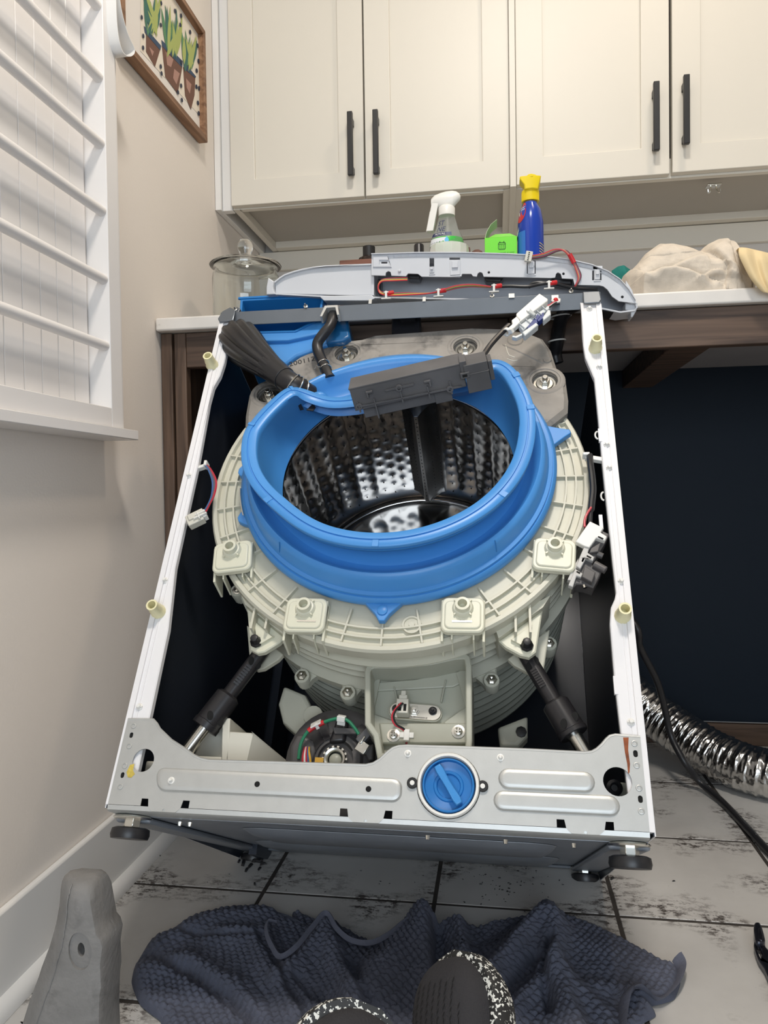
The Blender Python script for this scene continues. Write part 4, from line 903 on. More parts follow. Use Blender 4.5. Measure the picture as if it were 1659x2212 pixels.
# the grey harness box hooked over the gasket
BY = 1.125
BM0 = T((0, BY, 0)) @ RY(-.185) @ RX(.50)
a0 = onY(754, 841, BY); BMx = T(a0) @ RY(-.185) @ RX(.50)
L_ = px(BMx, 1000, 794)[0]; Hh = -px(BMx, 766, 889)[1]
b = MB(BMx); b.box(0, L_, 0, .046, -Hh, 0); gb = W('harness_box', b, M_['greyp'], bevel=.0012)
b = MB(BMx); b.box(-.001, L_+.002, -.0012, .0475, -.0012, .0012); W('box_lid_edge', b, M_['greyp'], gb, bevel=.0004)
def bxp(x, y): return px(BMx, x, y)
b = MB(BMx)
r0 = bxp(775, 877); r1 = bxp(997, 833); r2 = bxp(862, 836)
b.plate([(r0[0], r0[1]-.0012), (r1[0], r1[1]-.0012), (r1[0], r1[1]+.0012), (r0[0], r0[1]+.0012)], (), -.004, .0005)
b.plate([(bxp(832, 843)[0], bxp(832, 843)[1]-.0015), (bxp(894, 829)[0], bxp(894, 829)[1]-.0015), (bxp(894, 829)[0], bxp(894, 829)[1]+.0015), (bxp(832, 843)[0], bxp(832, 843)[1]+.0015)], (), -.0032, .0005)
for (x0, y0), (x1, y1) in (((808, 860), (813, 903)), ((864, 840), (870, 868)), ((923, 833), (927, 860)), ((971, 823), (975, 850)), ((773, 868), (777, 890))):
    p0 = bxp(x0, y0); p1 = bxp(x1, y1); b.box(p0[0]-.0010, p0[0]+.0010, -.004, .0005, p1[1], p0[1])
W('box_ribs', b, M_['greyp'], gb)
for x, y in ((776, 877), (862, 837), (972, 839)):
    p = bxp(x, y); m = MB(BMx @ T((p[0], 0, p[1])) @ RX(PI/2)); m.lathe([(.0055, 0), (.0050, .0045), (.0025, .0047), (.0022, .001), (0, .001)], 14); W('box_boss', m, M_['greyp'], gb)
for x, y in ((800, 848), (925, 825)):
    p = bxp(x, y); m = MB(BMx); m.box(p[0]-.006, p[0]+.004, -.006, 0, p[1]+.001, p[1]+.004); m.box(p[0]-.006 if x < 900 else p[0]+.001, p[0]-.003 if x < 900 else p[0]+.004, -.006, 0, p[1]-.006, p[1]+.002); W('box_hook', m, M_['greyp'], gb, bevel=.0004)
b = MB(BMx); k0 = bxp(782, 885)[0]; k1 = bxp(938, 850)[0]; k2 = bxp(974, 845)[0]
b.box(k0, k1, .010, .016, -Hh-.018, -Hh+.002); b.box(k1-.001, k2, .008, .014, -Hh-.020, -Hh+.002); b.box(k0+.020, k0+.022, .008, .016, -Hh-.022, -Hh); W('box_skirt', b, M_['greyp'], gb, bevel=.0006)
# connector block on its right end, tilted the same way
b = MB(BMx); x0 = L_-.006; p0 = bxp(995, 805); p1 = bxp(1046, 852)
b.box(L_+.001, L_+.036, -.006, .040, -.046, -.002); b.box(L_-.004, L_+.006, -.003, .03, -.020, .004); b.box(L_+.0365, L_+.043, .002, .034, -.036, -.006); b.box(L_-.006, L_+.008, -.0075, 0, -.021, -.012)
b.box(L_+.001, L_+.0365, -.0072, .0, -.0175, -.0160); cb = W('connector_block', b, M_['greyp'], gb, bevel=.0015)
b = MB(BMx); b.box(L_-.003, L_+.004, -.0080, -.0076, -.0185, -.0145); W('latch_window', b, M_['hole'], gb)
# cable up to the white latch connector
cpts = [(1030, 806, -.060), (1036, 785, -.065), (1046, 765, -.055), (1062, 742, -.045), (1086, 716, -.038), (1100, 703, -.034)]
m = MB(); m.tube(wpath(cpts[1:]), .0048, 10); lc = W('box_cable', m, M_['rubber'])
for dx, mt in ((-2.5, 'wgrey'), (0, 'whitep'), (2.5, 'black')):
    m = MB(); m.tube(wpath([(1030+dx, 808, -.058), (1033+dx, 794, -.063), (1038+dx*.5, 781, -.063)]), .0013, 6); W('box_wire', m, M_[mt], lc)
# white latch connector in two shells
cc = px(WM, 1146, 682, -.035); ang = math.radians(37)
CX = WM @ T((cc[0], -.035, cc[1])) @ RY(-ang)
def cxp(pts): return pl(CX, pts, -.006)
b = MB(CX); b.plate(cxp([(1115, 681), (1165, 637), (1183, 649), (1183, 653), (1122, 699), (1123, 693), (1116, 687)]), (), -.010, .004, cham=.001)
b.plate(cxp([(1105, 693), (1118, 683), (1124, 697), (1104, 716), (1097, 710), (1107, 701)]), (), -.008, .003, cham=.001)
lc2 = W('latch_connector', b, WH, lc, bevel=.0008)
b = MB(CX); b.plate(cxp([(1121, 701), (1186, 657), (1187, 664), (1130, 712)]), (), -.004, .008, cham=.0008)
for t in (0, .22, .42, .62, .82):
    p = V(cxp([(1122, 700)])[0]); q_ = V(cxp([(1182, 655)])[0]); c = p+(q_-p)*t; b.box(c[0], c[0]+.0012, -.0075, .008, c[1]-.012, c[1]+.002)
b.plate(cxp([(1128, 718), (1134, 726), (1163, 702), (1158, 697)]), (), -.007, .006, cham=.001)
b.plate(cxp([(1172, 686), (1174, 693), (1190, 680), (1189, 671), (1184, 669)]), (), -.007, .006, cham=.001)
b.plate(cxp([(1107, 722), (1114, 724), (1128, 718), (1128, 722), (1116, 728), (1106, 726)]), (), -.004, .004)
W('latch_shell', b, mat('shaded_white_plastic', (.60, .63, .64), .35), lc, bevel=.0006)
b = MB(CX); b.plate(cxp([(1139, 706), (1141, 711), (1162, 697), (1160, 691), (1166, 684), (1162, 677), (1152, 690)]), (), -.006, .006); b.plate(cxp([(1160, 690), (1163, 694), (1176, 684), (1174, 673), (1166, 679)]), (), -.005, .006); W('blue_insert', b, M_['darkblue'], lc, bevel=.0005)
b = MB(CX); b.plate(cxp([(1137, 676), (1144, 672), (1158, 684), (1154, 688), (1142, 681)]), (), -.013, -.008, cham=.001); W('latch_tongue', b, mat('clear_grey_plastic', (.45, .48, .48), .25), lc)
b = MB(CX); b.plate(cxp([(1138, 677), (1143, 674), (1145, 677), (1140, 680)]), (), -.0135, -.0128); W('latch_window', b, WH, lc)
p = w3(1095, 717, -.038); t = (w3(1100, 710, -.036)-w3(1086, 722, -.04)).normalized()
m = MB(along(p, t)); m.lathe([(.0052, -.003), (.0072, -.003), (.0072, .003), (.0052, .003)], 16, wob='open'); m.box(-.013, -.005, -.004, .004, -.003, .003); m.box(.005, .012, -.003, .003, -.004, .004); W('cable_tie', m, WH, lc, bevel=.0008)
for dx, mt in ((0, 'wred'), (3, 'whitep'), (6, 'black')):
    m = MB(); m.tube(wpath([(1176-dx, 662+dx, -.032), (1186, 660+dx*.6, -.03), (1197, 653+dx*.4, -.024), (1206, 652+dx*.3, -.006), (1212, 662+dx, .03)]), .0018, 6); W('latch_wire', m, M_[mt], lc)
p = px(WM, 1199, 650, -.006)
m = MB(WM @ T((p[0], -.0085, p[1]))); m.box(-.006, .006, -.002, .002, -.003, .010); m.tube([(-.004, -.003, -.002), (-.006, -.007, -.008), (-.001, -.008, -.015), (.006, -.008, -.013), (.007, -.005, -.004)], .0022, 6); W('wire_clip', m, WH, tb, bevel=.0006)
m = MB(WM @ T((p[0], -.0085, p[1]))); m.ball((.0005, -.006, -.006), .0040, 6); W('wire_sleeve', m, M_['red'], tb)
# wire bundle at the upper right
m = MB(); m.tube(wpath([(1250, 655, .05), (1225, 668, .06), (1212, 690, .08), (1206, 715, .11), (1203, 740, .13), (1199, 765, .15), (1203, 785, .16)]), .013, 12); wbn = W('wire_bundle', m, M_['rubber'])
for x, y, d, r in ((1211, 684, .072, .019), (1203, 737, .125, .016)):
    p = w3(x, y, d); m = MB(along(p, V((-.1, 0, 1)))); m.tube([(r*math.cos(a), r*math.sin(a), 0) for a in [2*PI*k/20 for k in range(21)]], .0016, 6); W('cable_tie', m, WH, wbn)
for k in range(3):
    m = MB(); m.tube(wpath([(1195+k*6, 658, .03), (1215+k*5, 668+k*3, .05), (1238, 664+k*4, .06), (1252, 655, .05)]), .0022, 6); W('loose_wire', m, M_['rubber'], wbn)
m = MB(WM); m.plate(wp([(846, 684), (908, 682), (910, 720), (870, 735), (846, 716)], .05), (), .05, .10, cham=.003); m.plate(wp([(862, 680), (898, 678), (896, 686), (864, 688)], .04), (), .04, .06); W('valve_bracket', m, M_['plast'])
# loom and plug hanging at the left flange
m = MB(WM); c = px(WM, 437, 1007, .004); m.loft([[(c[0]-.016, y, c[1]-.008), (c[0]-.014, y, c[1]-.001), (c[0]+.004, y, c[1]+.006), (c[0]+.006, y, c[1]+.001)] for y in (.004, .014)])
m.box(c[0]+.003, c[0]+.008, -.001, .014, c[1]-.001, c[1]+.009); lp_ = W('loom_clip', m, WH, bevel=.0012)
for dx, mt, mid in ((-5, 'wblue', 0), (0, 'wgrey', 5), (5, 'wred', 10)):
    m = MB(); m.tube(wpath([(444+dx*.3, 1004, .006), (453+dx*.5, 1015, -.004), (459+mid*.8, 1040, -.008), (458+mid*.5, 1068, -.008), (452+dx*.2, 1088, -.006), (443+dx*.4, 1104, -.004), (433+dx, 1114, -.002)]), .0017, 6); W('loom_wire', m, M_[mt], lp_)
c = px(WM, 428, 1123, 0); PX = WM @ T((c[0], 0, c[1])) @ RY(-math.radians(30))
m = MB(PX); m.box(-.016, .010, -.010, .004, -.010, .010); m.box(-.012, .014, -.0125, -.009, -.002, .009); pg = W('loom_plug', m, M_['cream'], lp_, bevel=.0012)
m = MB(PX); m.box(-.004, .018, -.014, -.010, -.0045, -.0025); m.box(.000, .017, -.014, -.010, .0005, .0022); m.box(.004, .0055, -.015, -.010, -.009, .005); m.box(.010, .016, -.010, .002, -.007, .007); W('plug_latch', m, M_['whitep'], lp_, bevel=.0005)
# door lock hanging at the right flange
DLp = lambda pts, d=-.012: pl(DX, pts, d)
c = px(WM, 1270, 1200, .0); DX = WM @ T((c[0], 0, c[1])) @ RY(math.radians(28))
b = MB(DX); b.plate(DLp([(1274, 1127), (1303, 1141), (1297, 1151), (1311, 1160), (1306, 1169), (1288, 1163), (1273, 1184), (1260, 1180), (1243, 1171)]), (), -.014, -.004, cham=.0008); dl = W('door_lock', b, M_['whitep'], bevel=.0006)
b = MB(DX); b.plate(DLp([(1262, 1180), (1273, 1184), (1270, 1193), (1284, 1202), (1281, 1211), (1266, 1205), (1254, 1228), (1245, 1222), (1254, 1198)]), (), -.011, -.002, cham=.0008)
b.plate(DLp([(1243, 1226), (1260, 1237), (1256, 1245), (1246, 1242), (1238, 1266), (1228, 1262)]), (), -.009, 0, cham=.0008)
b.plate(DLp([(1250, 1205), (1238, 1226), (1226, 1252), (1233, 1254), (1246, 1224)], -.004), (), -.004, .006); W('lock_plate', b, mat('grey_white_plastic', (.52, .51, .49), .4), dl, bevel=.0005)
b = MB(DX); b.plate(DLp([(1300, 1145), (1316, 1153), (1305, 1176), (1292, 1196), (1287, 1205), (1280, 1218), (1302, 1228), (1295, 1245), (1282, 1270), (1262, 1263), (1246, 1262), (1240, 1268), (1236, 1266), (1252, 1230), (1270, 1190), (1288, 1160)], -.004), (), -.004, .022, cham=.0015)
b.plate(DLp([(1276, 1185), (1298, 1172), (1292, 1193), (1272, 1196)], -.008), (), -.010, .0, cham=.001); b.plate(DLp([(1262, 1226), (1286, 1240), (1278, 1262), (1256, 1250)], -.008), (), -.014, .0, cham=.001); W('lock_body', b, M_['motor'], dl, bevel=.001)
m = MB(); m.cyl(w3(1284, 1220, -.004), w3(1308, 1232, -.006), .0065, .0055, 12); m.cyl(w3(1290, 1197, -.002), w3(1302, 1202, -.002), .005, .0045, 12); W('lock_pin', m, M_['motor'], dl)
m = MB(DX)
for pts in ([(1293, 1158), (1304, 1163), (1302, 1166), (1291, 1160)], [(1268, 1199), (1278, 1204), (1276, 1207), (1267, 1202)], [(1246, 1233), (1254, 1237), (1252, 1240), (1245, 1236)]): m.plate(DLp(pts, -.0145), (), -.0148, -.0142)
W('lock_slots', m, M_['hole'], dl)
m = MB(); m.tube(wpath([(1262, 1264, -.004), (1264, 1270, -.004)]), .003, 8); W('lock_screw', m, M_['chrome'], dl)
lk = wpath([(1274, 984, .004), (1275, 1000, -.004), (1279, 1030, -.006), (1281, 1060, -.006), (1278, 1090, -.006), (1276, 1112, -.006), (1275, 1130, -.008)])
m = MB(); m.tube(lk, [.0050 if i < 28 else .0028 for i in range(len(lk))], 10); W('lock_cable', m, M_['rubber'], dl)
m = MB(); m.tube(wpath([(1277, 1096, -.010), (1268, 1110, -.012), (1263, 1124, -.012), (1263, 1138, -.012)]), .0018, 6); W('lock_wire', m, M_['wred'], dl)
m = MB(WM); c = px(WM, 1290, 990, .004); m.loft([[(c[0]-.018, y, c[1]+.001), (c[0]-.016, y, c[1]+.008), (c[0]+.012, y, c[1]+.0015), (c[0]+.012, y, c[1]-.006)] for y in (.004, .013)]); m.box(c[0]-.021, c[0]-.011, -.001, .013, c[1]+.004, c[1]+.009); W('loom_clip', m, WH, dl, bevel=.001)
for x, y in ((1292, 937), (1305, 1069)):
    m = MB(WM); c = px(WM, x, y, 0); m.tube([(c[0]+.004*math.cos(a), .004, c[1]+.007*math.sin(a)) for a in [PI/2+PI*k/10 for k in range(11)]], .0014, 6); W('wire_eye', m, WH, dl)
# drain pump motor
c = px(WM, 727, 1644, .11); PM = WM @ T((c[0], .11, c[1])) @ RX(PI/2)
b = MB(PM); b.lathe([(.074, -.05), (.076, -.004), (.072, .0), (.066, .002), (.040, .006), (.036, .010), (.026, .011), (.025, .004), (.0, .004)], 40); pm = W('drain_pump', b, M_['motor'])
b = MB(PM); b.lathe([(.0165, .004), (.0165, .015), (.0150, .017), (.0120, .016), (.0105, .012), (.0105, .006)], 28, wob='open')
for k in range(14): b.box(.0155, .0182, -.0016, .0016, .008, .016, RZ(2*PI*k/14))
W('pump_ring', b, M_['chrome'], pm)
b = MB(PM); b.ball((0, 0, .008), .0095, 10, 1, 1, .6); W('pump_knob', b, M_['tubd'], pm)
b = MB(PM); b.loft([[(-.012, .020, .008), (-.003, .060, .006), (.016, .058, .006), (.014, .022, .008)], [(-.010, .022, .018), (-.002, .057, .016), (.013, .055, .016), (.011, .024, .018)]]); W('pump_rib', b, M_['plast'], pm, bevel=.004, seg=3)
b = MB(PM)
for a0_, a1_, ra, rb in ((.35, 1.0, .040, .062), (2.2, 2.9, .030, .060), (1.9, 2.15, .03, .066)):
    b = MB(PM); b.loft([[(r_*math.cos(a0_+(a1_-a0_)*k/8), r_*math.sin(a0_+(a1_-a0_)*k/8), h) for k in range(9)] for r_, h in ((ra, .0105-(ra-.036)*.15), (ra, .0125-(ra-.036)*.15), (rb, .0080), (rb, .0060))], close=False, cap=False); W('pump_vent', b, M_['plast'], pm)
b = MB(PM); b.loft([[(.026*math.cos(a), .026*math.sin(a), .0112), (.028*math.cos(a), .028*math.sin(a), .0112), (.028*math.cos(a), .028*math.sin(a), .0118), (.026*math.cos(a), .026*math.sin(a), .0118)] for a in [.5+.07*k for k in range(10)]]); W('pump_slot', b, M_['hole'], pm)
b = MB(WM); b.plate(wp([(624, 1650), (626, 1612), (640, 1588), (652, 1586), (678, 1600), (682, 1622), (672, 1655)], .095), (), .095, .14, cham=.003); b.plate(wp([(648, 1592), (672, 1568), (700, 1585), (690, 1610)], .11), (), .11, .15, cham=.003); W('pump_bracket', b, M_['motor'], pm, bevel=.002)
b = MB(WM); b.plate(wp([(718, 1571), (770, 1574), (770, 1585), (722, 1585)], .09), (), .09, .12); b.plate(wp([(778, 1612), (806, 1606), (806, 1640), (796, 1645)], .085), (), .085, .11, cham=.002); W('pump_bracket', b, M_['motor'], pm, bevel=.001)
p = px(WM, 782, 1598, .08); m = MB(WM @ T((p[0], .08, p[1])) @ RY(math.radians(40))); m.box(-.006, .006, -.006, .006, -.006, .018); W('wire_terminal', m, M_['greyp'], pm, bevel=.001)
p = px(WM, 785, 1613, .08); m = MB(WM @ T((p[0], .08, p[1])) @ RY(math.radians(30))); m.box(-.008, .008, -.006, .004, -.010, .006); m.box(-.006, -.003, -.008, -.004, 0, .012); W('wire_terminal', m, M_['chrome'], pm, bevel=.001)
gw = wpath([(645, 1640, .085), (648, 1615, .085), (655, 1595, .083), (670, 1576, .080), (700, 1560, .078), (730, 1552, .076), (750, 1556, .076), (764, 1570, .077), (775, 1586, .079)])
m = MB(); m.tube(gw, .0024, 8); W('earth_wire', m, M_['wgreen'], pm)
i0 = int(len(gw)*.43); m = MB(); m.tube(gw[i0-4:i0+4], .0036, 10); W('wire_sleeve', m, M_['red'], pm)
m = MB(along(gw[i0], gw[i0+1]-gw[i0])); m.box(-.005, .005, -.0045, .0045, -.002, .003); m.box(-.009, .009, .002, .004, -.008, .008); W('wire_clip', m, WH, pm, bevel=.0006)
i1 = int(len(gw)*.66); m = MB(along(gw[i1], gw[i1+1]-gw[i1])); m.box(-.0045, .0045, -.004, .004, -.006, .006); m.box(-.001, .001, -.010, -.003, -.006, .006); W('wire_flag', m, WH, pm, bevel=.0008)
for k, mt in enumerate(('wred', 'whitep', 'wred', 'wblue', 'wyel')):
    m = MB(); m.tube(wpath([(655+k*4, 1662, .085), (654+k*4, 1640, .083), (657+k*2.5, 1622, .088), (660+k*2, 1612, .10)]), .0017, 6); W('pump_wire', m, M_[mt], pm)
m = MB(WM); c = px(WM, 690, 1640, .09); m.box(c[0]-.006, c[0]+.006, .088, .092, c[1]-.006, c[1]+.002); W('pump_label', m, M_['wyel'], pm)
# cream sump case at the left
b = MB(WM); b.plate(wp([(412, 1640), (455, 1556), (484, 1551), (484, 1645), (412, 1648)], .085), (), .085, .16, cham=.003); pc = W('pump_case', b, M_['cream'], bevel=.0015)
b = MB(WM); b.plate(wp([(480, 1551), (497, 1551), (496, 1580), (494, 1650), (478, 1650)], .055), (), .055, .17, cham=.001); W('case_flange', b, M_['cream'], pc, bevel=.001)
m = MB(WM); q0 = wp([(496, 1580), (547, 1583), (532, 1650), (486, 1650)], .055); m.plate(q0, (), .055, .15); q1 = wp([(548, 1583), (594, 1620), (590, 1655), (534, 1652)], .06)
m.loft([[(a, .055, c_) for a, c_ in (q0[1], q0[2])]+[(q0[2][0], .10, q0[2][1]), (q0[1][0], .10, q0[1][1])], [(q1[1][0], .13, q1[1][1]), (q1[2][0], .13, q1[2][1]), (q1[2][0], .17, q1[2][1]), (q1[1][0], .17, q1[1][1])]]); W('case_box', m, M_['cream'], pc, bevel=.0015)
m = MB(WM); c = px(WM, 455, 1640, .07); m.box(c[0]-.022, c[0]+.02, .06, .09, c[1]-.008, c[1]+.002); W('case_lip', m, M_['cream'], pc, bevel=.002)
# things seen through the two round holes
m = MB(WM); c = px(WM, 320, 1650, .05); m.box(c[0]-.004, c[0]+.012, .05, .08, c[1]-.012, c[1]+.004); W('damper_mount', m, M_['cream'], bevel=.002)
m = MB(WM); c = px(WM, 1335, 1700, .05); m.box(c[0]-.006, c[0]+.014, .05, .09, c[1]-.016, c[1]+.006); o = W('damper_mount', m, M_['tubd'], bevel=.002)
m = MB(WM @ T((c[0]-.005, .05, c[1]-.002)) @ RX(PI/2)); m.lathe([(.010, 0), (.010, .006), (.006, .008), (.004, .004), (0, .004)], 16); W('mount_bush', m, M_['rubber'], o)
# small bolts and studs under the front edge
for x, y in ((390, 1772), (411, 1775), (923, 1820), (1092, 1826), (1240, 1838)):
    c = px(WM, x, y, .05); m = MB(WM @ T((c[0], .05, -.006)) @ RX(PI)); m.cyl((0, 0, 0), (0, 0, .005), .0030, .0022, 8); W('underside_screw', m, M_['chrome'], bp)
# ------------------------------------------------------------------ control panel lying on top of the machine
YK = 1.405
KM = T((-.145, YK, 1.055))
cp = thing('control_panel', 'detached white curved control panel lying across the open top of the machine', 'control panel', KM)
def K(name, mb, m, parent=None, **k): return mb.build(name, m, parent or cp, **k)
def kp(pts, d=0): return pl(KM, pts, d)
CS = M_['console']
out_c = [(588, 636), (583, 622), (584, 605), (592, 608), (603, 599), (614, 592), (634, 585), (653, 580), (676, 576), (701, 573), (750, 571), (803, 569), (803, 550), (900, 547), (1000, 547), (1100, 550), (1170, 553), (1230, 561), (1280, 572), (1315, 586), (1340, 602), (1360, 623), (1372, 645), (1378, 664), (1372, 672), (1340, 676), (1260, 660), (1000, 648), (700, 642)]
# shell: rim wall following the outline and the dark inner face of the front
o = kp(out_c, .0); b = MB(KM); b.plate(o, [inset(o, .003)], 0, .060, cham=.0006); sh2 = K('shell_rim', b, CS)
b = MB(KM); b.plate(inset(o, .002), (), .056, .060); K('shell_face', b, M_['consoled'])
# inner face at the left, the pocket for the drawer
b = MB(KM); b.plate(kp([(595, 634), (594, 612), (606, 601), (618, 594), (636, 588), (655, 583), (702, 576), (803, 572), (806, 638), (760, 638)], .006), (), .006, .012, cham=.0008); b.plate(kp([(801, 572), (808, 572), (808, 638), (802, 638)], .004), (), .004, .055); K('drawer_pocket', b, CS, bevel=.0008)
b = MB(KM); b.plate(kp([(690, 640), (803, 638), (812, 644), (800, 650), (700, 650)], -.004), (), -.006, .03); K('pocket_ledge', b, CS, bevel=.001)
# left hook
b = MB(KM); b.plate(kp([(580, 600), (592, 608), (590, 620), (592, 630), (596, 636), (576, 637), (576, 620)], -.004), (), -.006, .04, cham=.001); K('end_hook', b, CS, bevel=.001)
# back plate with cut-outs
pp = [(803, 551), (900, 548), (1000, 548), (1100, 551), (1170, 555), (1230, 563), (1278, 574), (1312, 588), (1338, 605), (1357, 626), (1370, 648), (1375, 656), (1336, 651), (1322, 641), (1312, 626), (1303, 619), (1295, 617), (1241, 616), (1238, 603), (1214, 602), (1211, 592), (1205, 589), (1201, 592), (1199, 600), (1190, 601),
      (1150, 600), (1045, 598), (1042, 590), (1037, 588), (1032, 591), (1030, 598), (1022, 597), (1018, 592), (999, 592), (994, 599), (911, 598), (903, 592), (882, 591), (877, 597), (846, 596), (844, 588), (839, 586), (834, 589), (833, 596), (803, 595)]
def krect(x0, y0, x1, y1): return kp([(x0, y0), (x1, y0), (x1, y1), (x0, y1)], -.004)
hls = [krect(928, 558, 938, 590), krect(971, 557, 994, 562), krect(1138, 563, 1142, 592), krect(1152, 563, 1157, 592), krect(1281, 575, 1301, 582), krect(1279, 585, 1283, 606), krect(1295, 585, 1299, 606), krect(824, 566, 837, 570)]
for x, y, r in ((1056, 589, .0024), (1217, 592, .0024), (1344, 642, .0026)): c = px(KM, x, y, -.004); hls.append(circ(c[0], c[1], r, 10))
b = MB(KM); b.plate(kp(pp, -.004), hls, -.006, -.002); bpn = K('back_plate', b, CS, ang=40)
b = MB(KM); q = kp([(803, 551), (900, 548), (1000, 548), (1100, 551), (1170, 555), (1230, 563), (1278, 574), (1312, 588), (1338, 605), (1357, 626), (1372, 650)], -.006)
b.loft([[(a, -.012, c_), (a, -.012, c_+.0015), (a, .03, c_+.0015), (a, .03, c_)] for a, c_ in q]); K('plate_lip', b, CS)
b = MB(KM); q2 = kp([(850, 556), (900, 555), (1000, 555), (1100, 558), (1170, 562), (1230, 570), (1278, 581), (1312, 595), (1335, 611)], -.0065)
b.tube([(a, -.0062, c_) for a, c_ in q2], .0007, 5)
for k in range(26):
    t = k/25*(len(q2)-1); i = min(int(t), len(q2)-2); f_ = t-i; a = q2[i][0]*(1-f_)+q2[i+1][0]*f_; c_ = q2[i][1]*(1-f_)+q2[i+1][1]*f_; b.box(a-.0004, a+.0004, -.0072, -.0058, c_, c_+.006)
K('plate_ribs', b, CS)
def latch(x0, y0, x1, y1):
    a = px(KM, x0, y0, -.006); c = px(KM, x1, y1, -.006); m = MB(KM); m.box(a[0], c[0], -.0085, -.0055, c[1], a[1]); w_ = c[0]-a[0]
    m.box(a[0]+w_*.2, c[0]-w_*.2, -.012, -.008, c[1]+(a[1]-c[1])*.45, a[1]-(a[1]-c[1])*.1); m.box(a[0]-w_*.15, c[0]+w_*.15, -.0075, -.0055, c[1]-.003, c[1]-.001); K('plate_latch', m, CS, bevel=.0005)
latch(972, 563, 994, 594); latch(1140, 566, 1155, 592); latch(1284, 583, 1296, 604); latch(928, 577, 938, 590)
b = MB(KM); q = kp([(806, 553), (838, 553), (846, 578), (806, 578)], -.006); b.plate(q, [inset(kp([(820, 563), (840, 563), (840, 572), (820, 572)], -.006), 0)], -.0085, -.0058, cham=.001); K('plate_step', b, CS)
p = px(KM, 863, 586, -.006); m = MB(KM); m.ball((p[0], -.007, p[1]), .003, 6); K('plate_pip', m, CS)
# end brackets on the right
b = MB(KM); b.plate(kp([(1352, 606), (1366, 628), (1374, 655), (1362, 656), (1352, 640)], -.002), (), -.004, .03, cham=.001); b.plate(kp([(1350, 655), (1377, 655), (1374, 672), (1366, 686), (1362, 686), (1362, 674), (1350, 670)], .01), (), .006, .04, cham=.001); K('end_bracket', b, CS, bevel=.0008)
b = MB(KM); b.plate(kp([(1298, 668), (1336, 672), (1336, 677), (1298, 674)], .01), (), .004, .06); K('shell_slot', b, M_['hole'])
# circuit parts in the slot
for pts in (((880, 592), (910, 592), (906, 603), (882, 602)), ((1045, 598), (1088, 600), (1080, 610), (1050, 608)), ((1190, 600), (1236, 604), (1236, 615), (1200, 612)), ((815, 602), (822, 602), (822, 632), (815, 632))): b = MB(KM); b.plate(kp(pts, .012), (), .012, .04, cham=.002); K('board_part', b, M_['plast'], bevel=.001)
# wire loom along the brace
def kpath(pts, n=6): return smooth_path([KM @ V((*(lambda c_: (c_[0], d, c_[1]))(px(KM, x, y, d)),)) for x, y, d in pts], n)
base = [(880, 603, -.004), (850, 604, -.012), (826, 606, -.016), (817, 618, -.02), (822, 632, -.022), (845, 636, -.024), (880, 635, -.024), (920, 634, -.024), (950, 630, -.026), (985, 620, -.024), (1020, 617, -.022), (1060, 620, -.026)]
for k, mt in enumerate(('wred', 'wgreen', 'wyel', 'wred')):
    m = MB(); m.tube(kpath([(x+(k-1.5)*1.2*math.sin(x*.05), y+(k-1.5)*1.7*math.cos(x*.022), d-.001*k) for x, y, d in base]), .0012, 6); K('loom_wire', m, M_[mt])
m = MB(); m.tube(kpath([(1065, 620, -.026), (1100, 618, -.020), (1140, 619, -.02), (1170, 613, -.024), (1195, 612, -.02), (1240, 622, -.01), (1290, 625, .0)]), .0030, 8); K('loom_sleeve', m, M_['rubber'])
m = MB(); m.tube(kpath([(1142, 622, -.018), (1150, 612, -.018), (1170, 610, -.02), (1190, 612, -.018)]), .0025, 8); K('loom_sleeve', m, M_['rubber'])
for x, y in ((834, 634), (947, 629), (1067, 619), (1186, 612)):
    m = MB(); m.tube(kpath([(x-2, y+1, -.026), (x+8, y-1, -.026), (x+16, y-2, -.024)], 2), .0040, 10); K('red_sleeve', m, M_['red'])
    c = px(KM, x, y+3, -.03); m = MB(KM @ T((c[0], -.030, c[1]))); m.box(-.002, .002, -.002, .004, -.006, .007); m.box(-.009, .009, -.002, .006, -.0075, -.0055); m.box(-.0045, .0045, -.001, .005, .004, .006); K('loom_clip', m, M_['whitep'], bevel=.0006)
rb = [(1148, 556, -.02), (1175, 551, -.022), (1200, 541, -.024), (1219, 541, -.024), (1234, 556, -.02), (1246, 580, -.016), (1252, 598, -.014), (1247, 612, -.012), (1241, 622, -.008)]
for k, mt in enumerate(('wred', 'wyel', 'wblue', 'wred', 'black')):
    m = MB(); m.tube(kpath([(x+(k-2)*1.6*(.3+.7*abs(math.sin(i*.7))), y+(k-2)*1.6*math.cos(i*.5), d+.0008*k) for i, (x, y, d) in enumerate(rb)]), .0013, 6); K('ribbon_wire', m, M_[mt])
m = MB(); m.tube(kpath([(1230, 549, -.021), (1236, 560, -.019), (1240, 568, -.018)], 3), .0042, 10); K('red_sleeve', m, M_['red'])
c = px(KM, 1142, 555, -.022); m = MB(KM @ T((c[0], -.022, c[1])) @ RY(math.radians(12))); m.box(-.006, .006, -.005, .004, -.009, .009); pl_ = K('ribbon_plug', m, M_['cream'], bevel=.0008)
m = MB(KM @ T((c[0], -.022, c[1])) @ RY(math.radians(12)))
for k in range(5): m.box(-.0015, .001, -.0054, -.0049, -.0075+k*.0032, -.0058+k*.0032)
K('plug_window', m, M_['hole'])
# ------------------------------------------------------------------ things on the counter
ZT = ZC
def on_counter(x, y_mid, Y): q = onY(x, y_mid, Y); return T((q.x, Y, ZT))
glass = mat('clear_glass', (.97, 1, .99), .02, trans=1, ior=1.45)
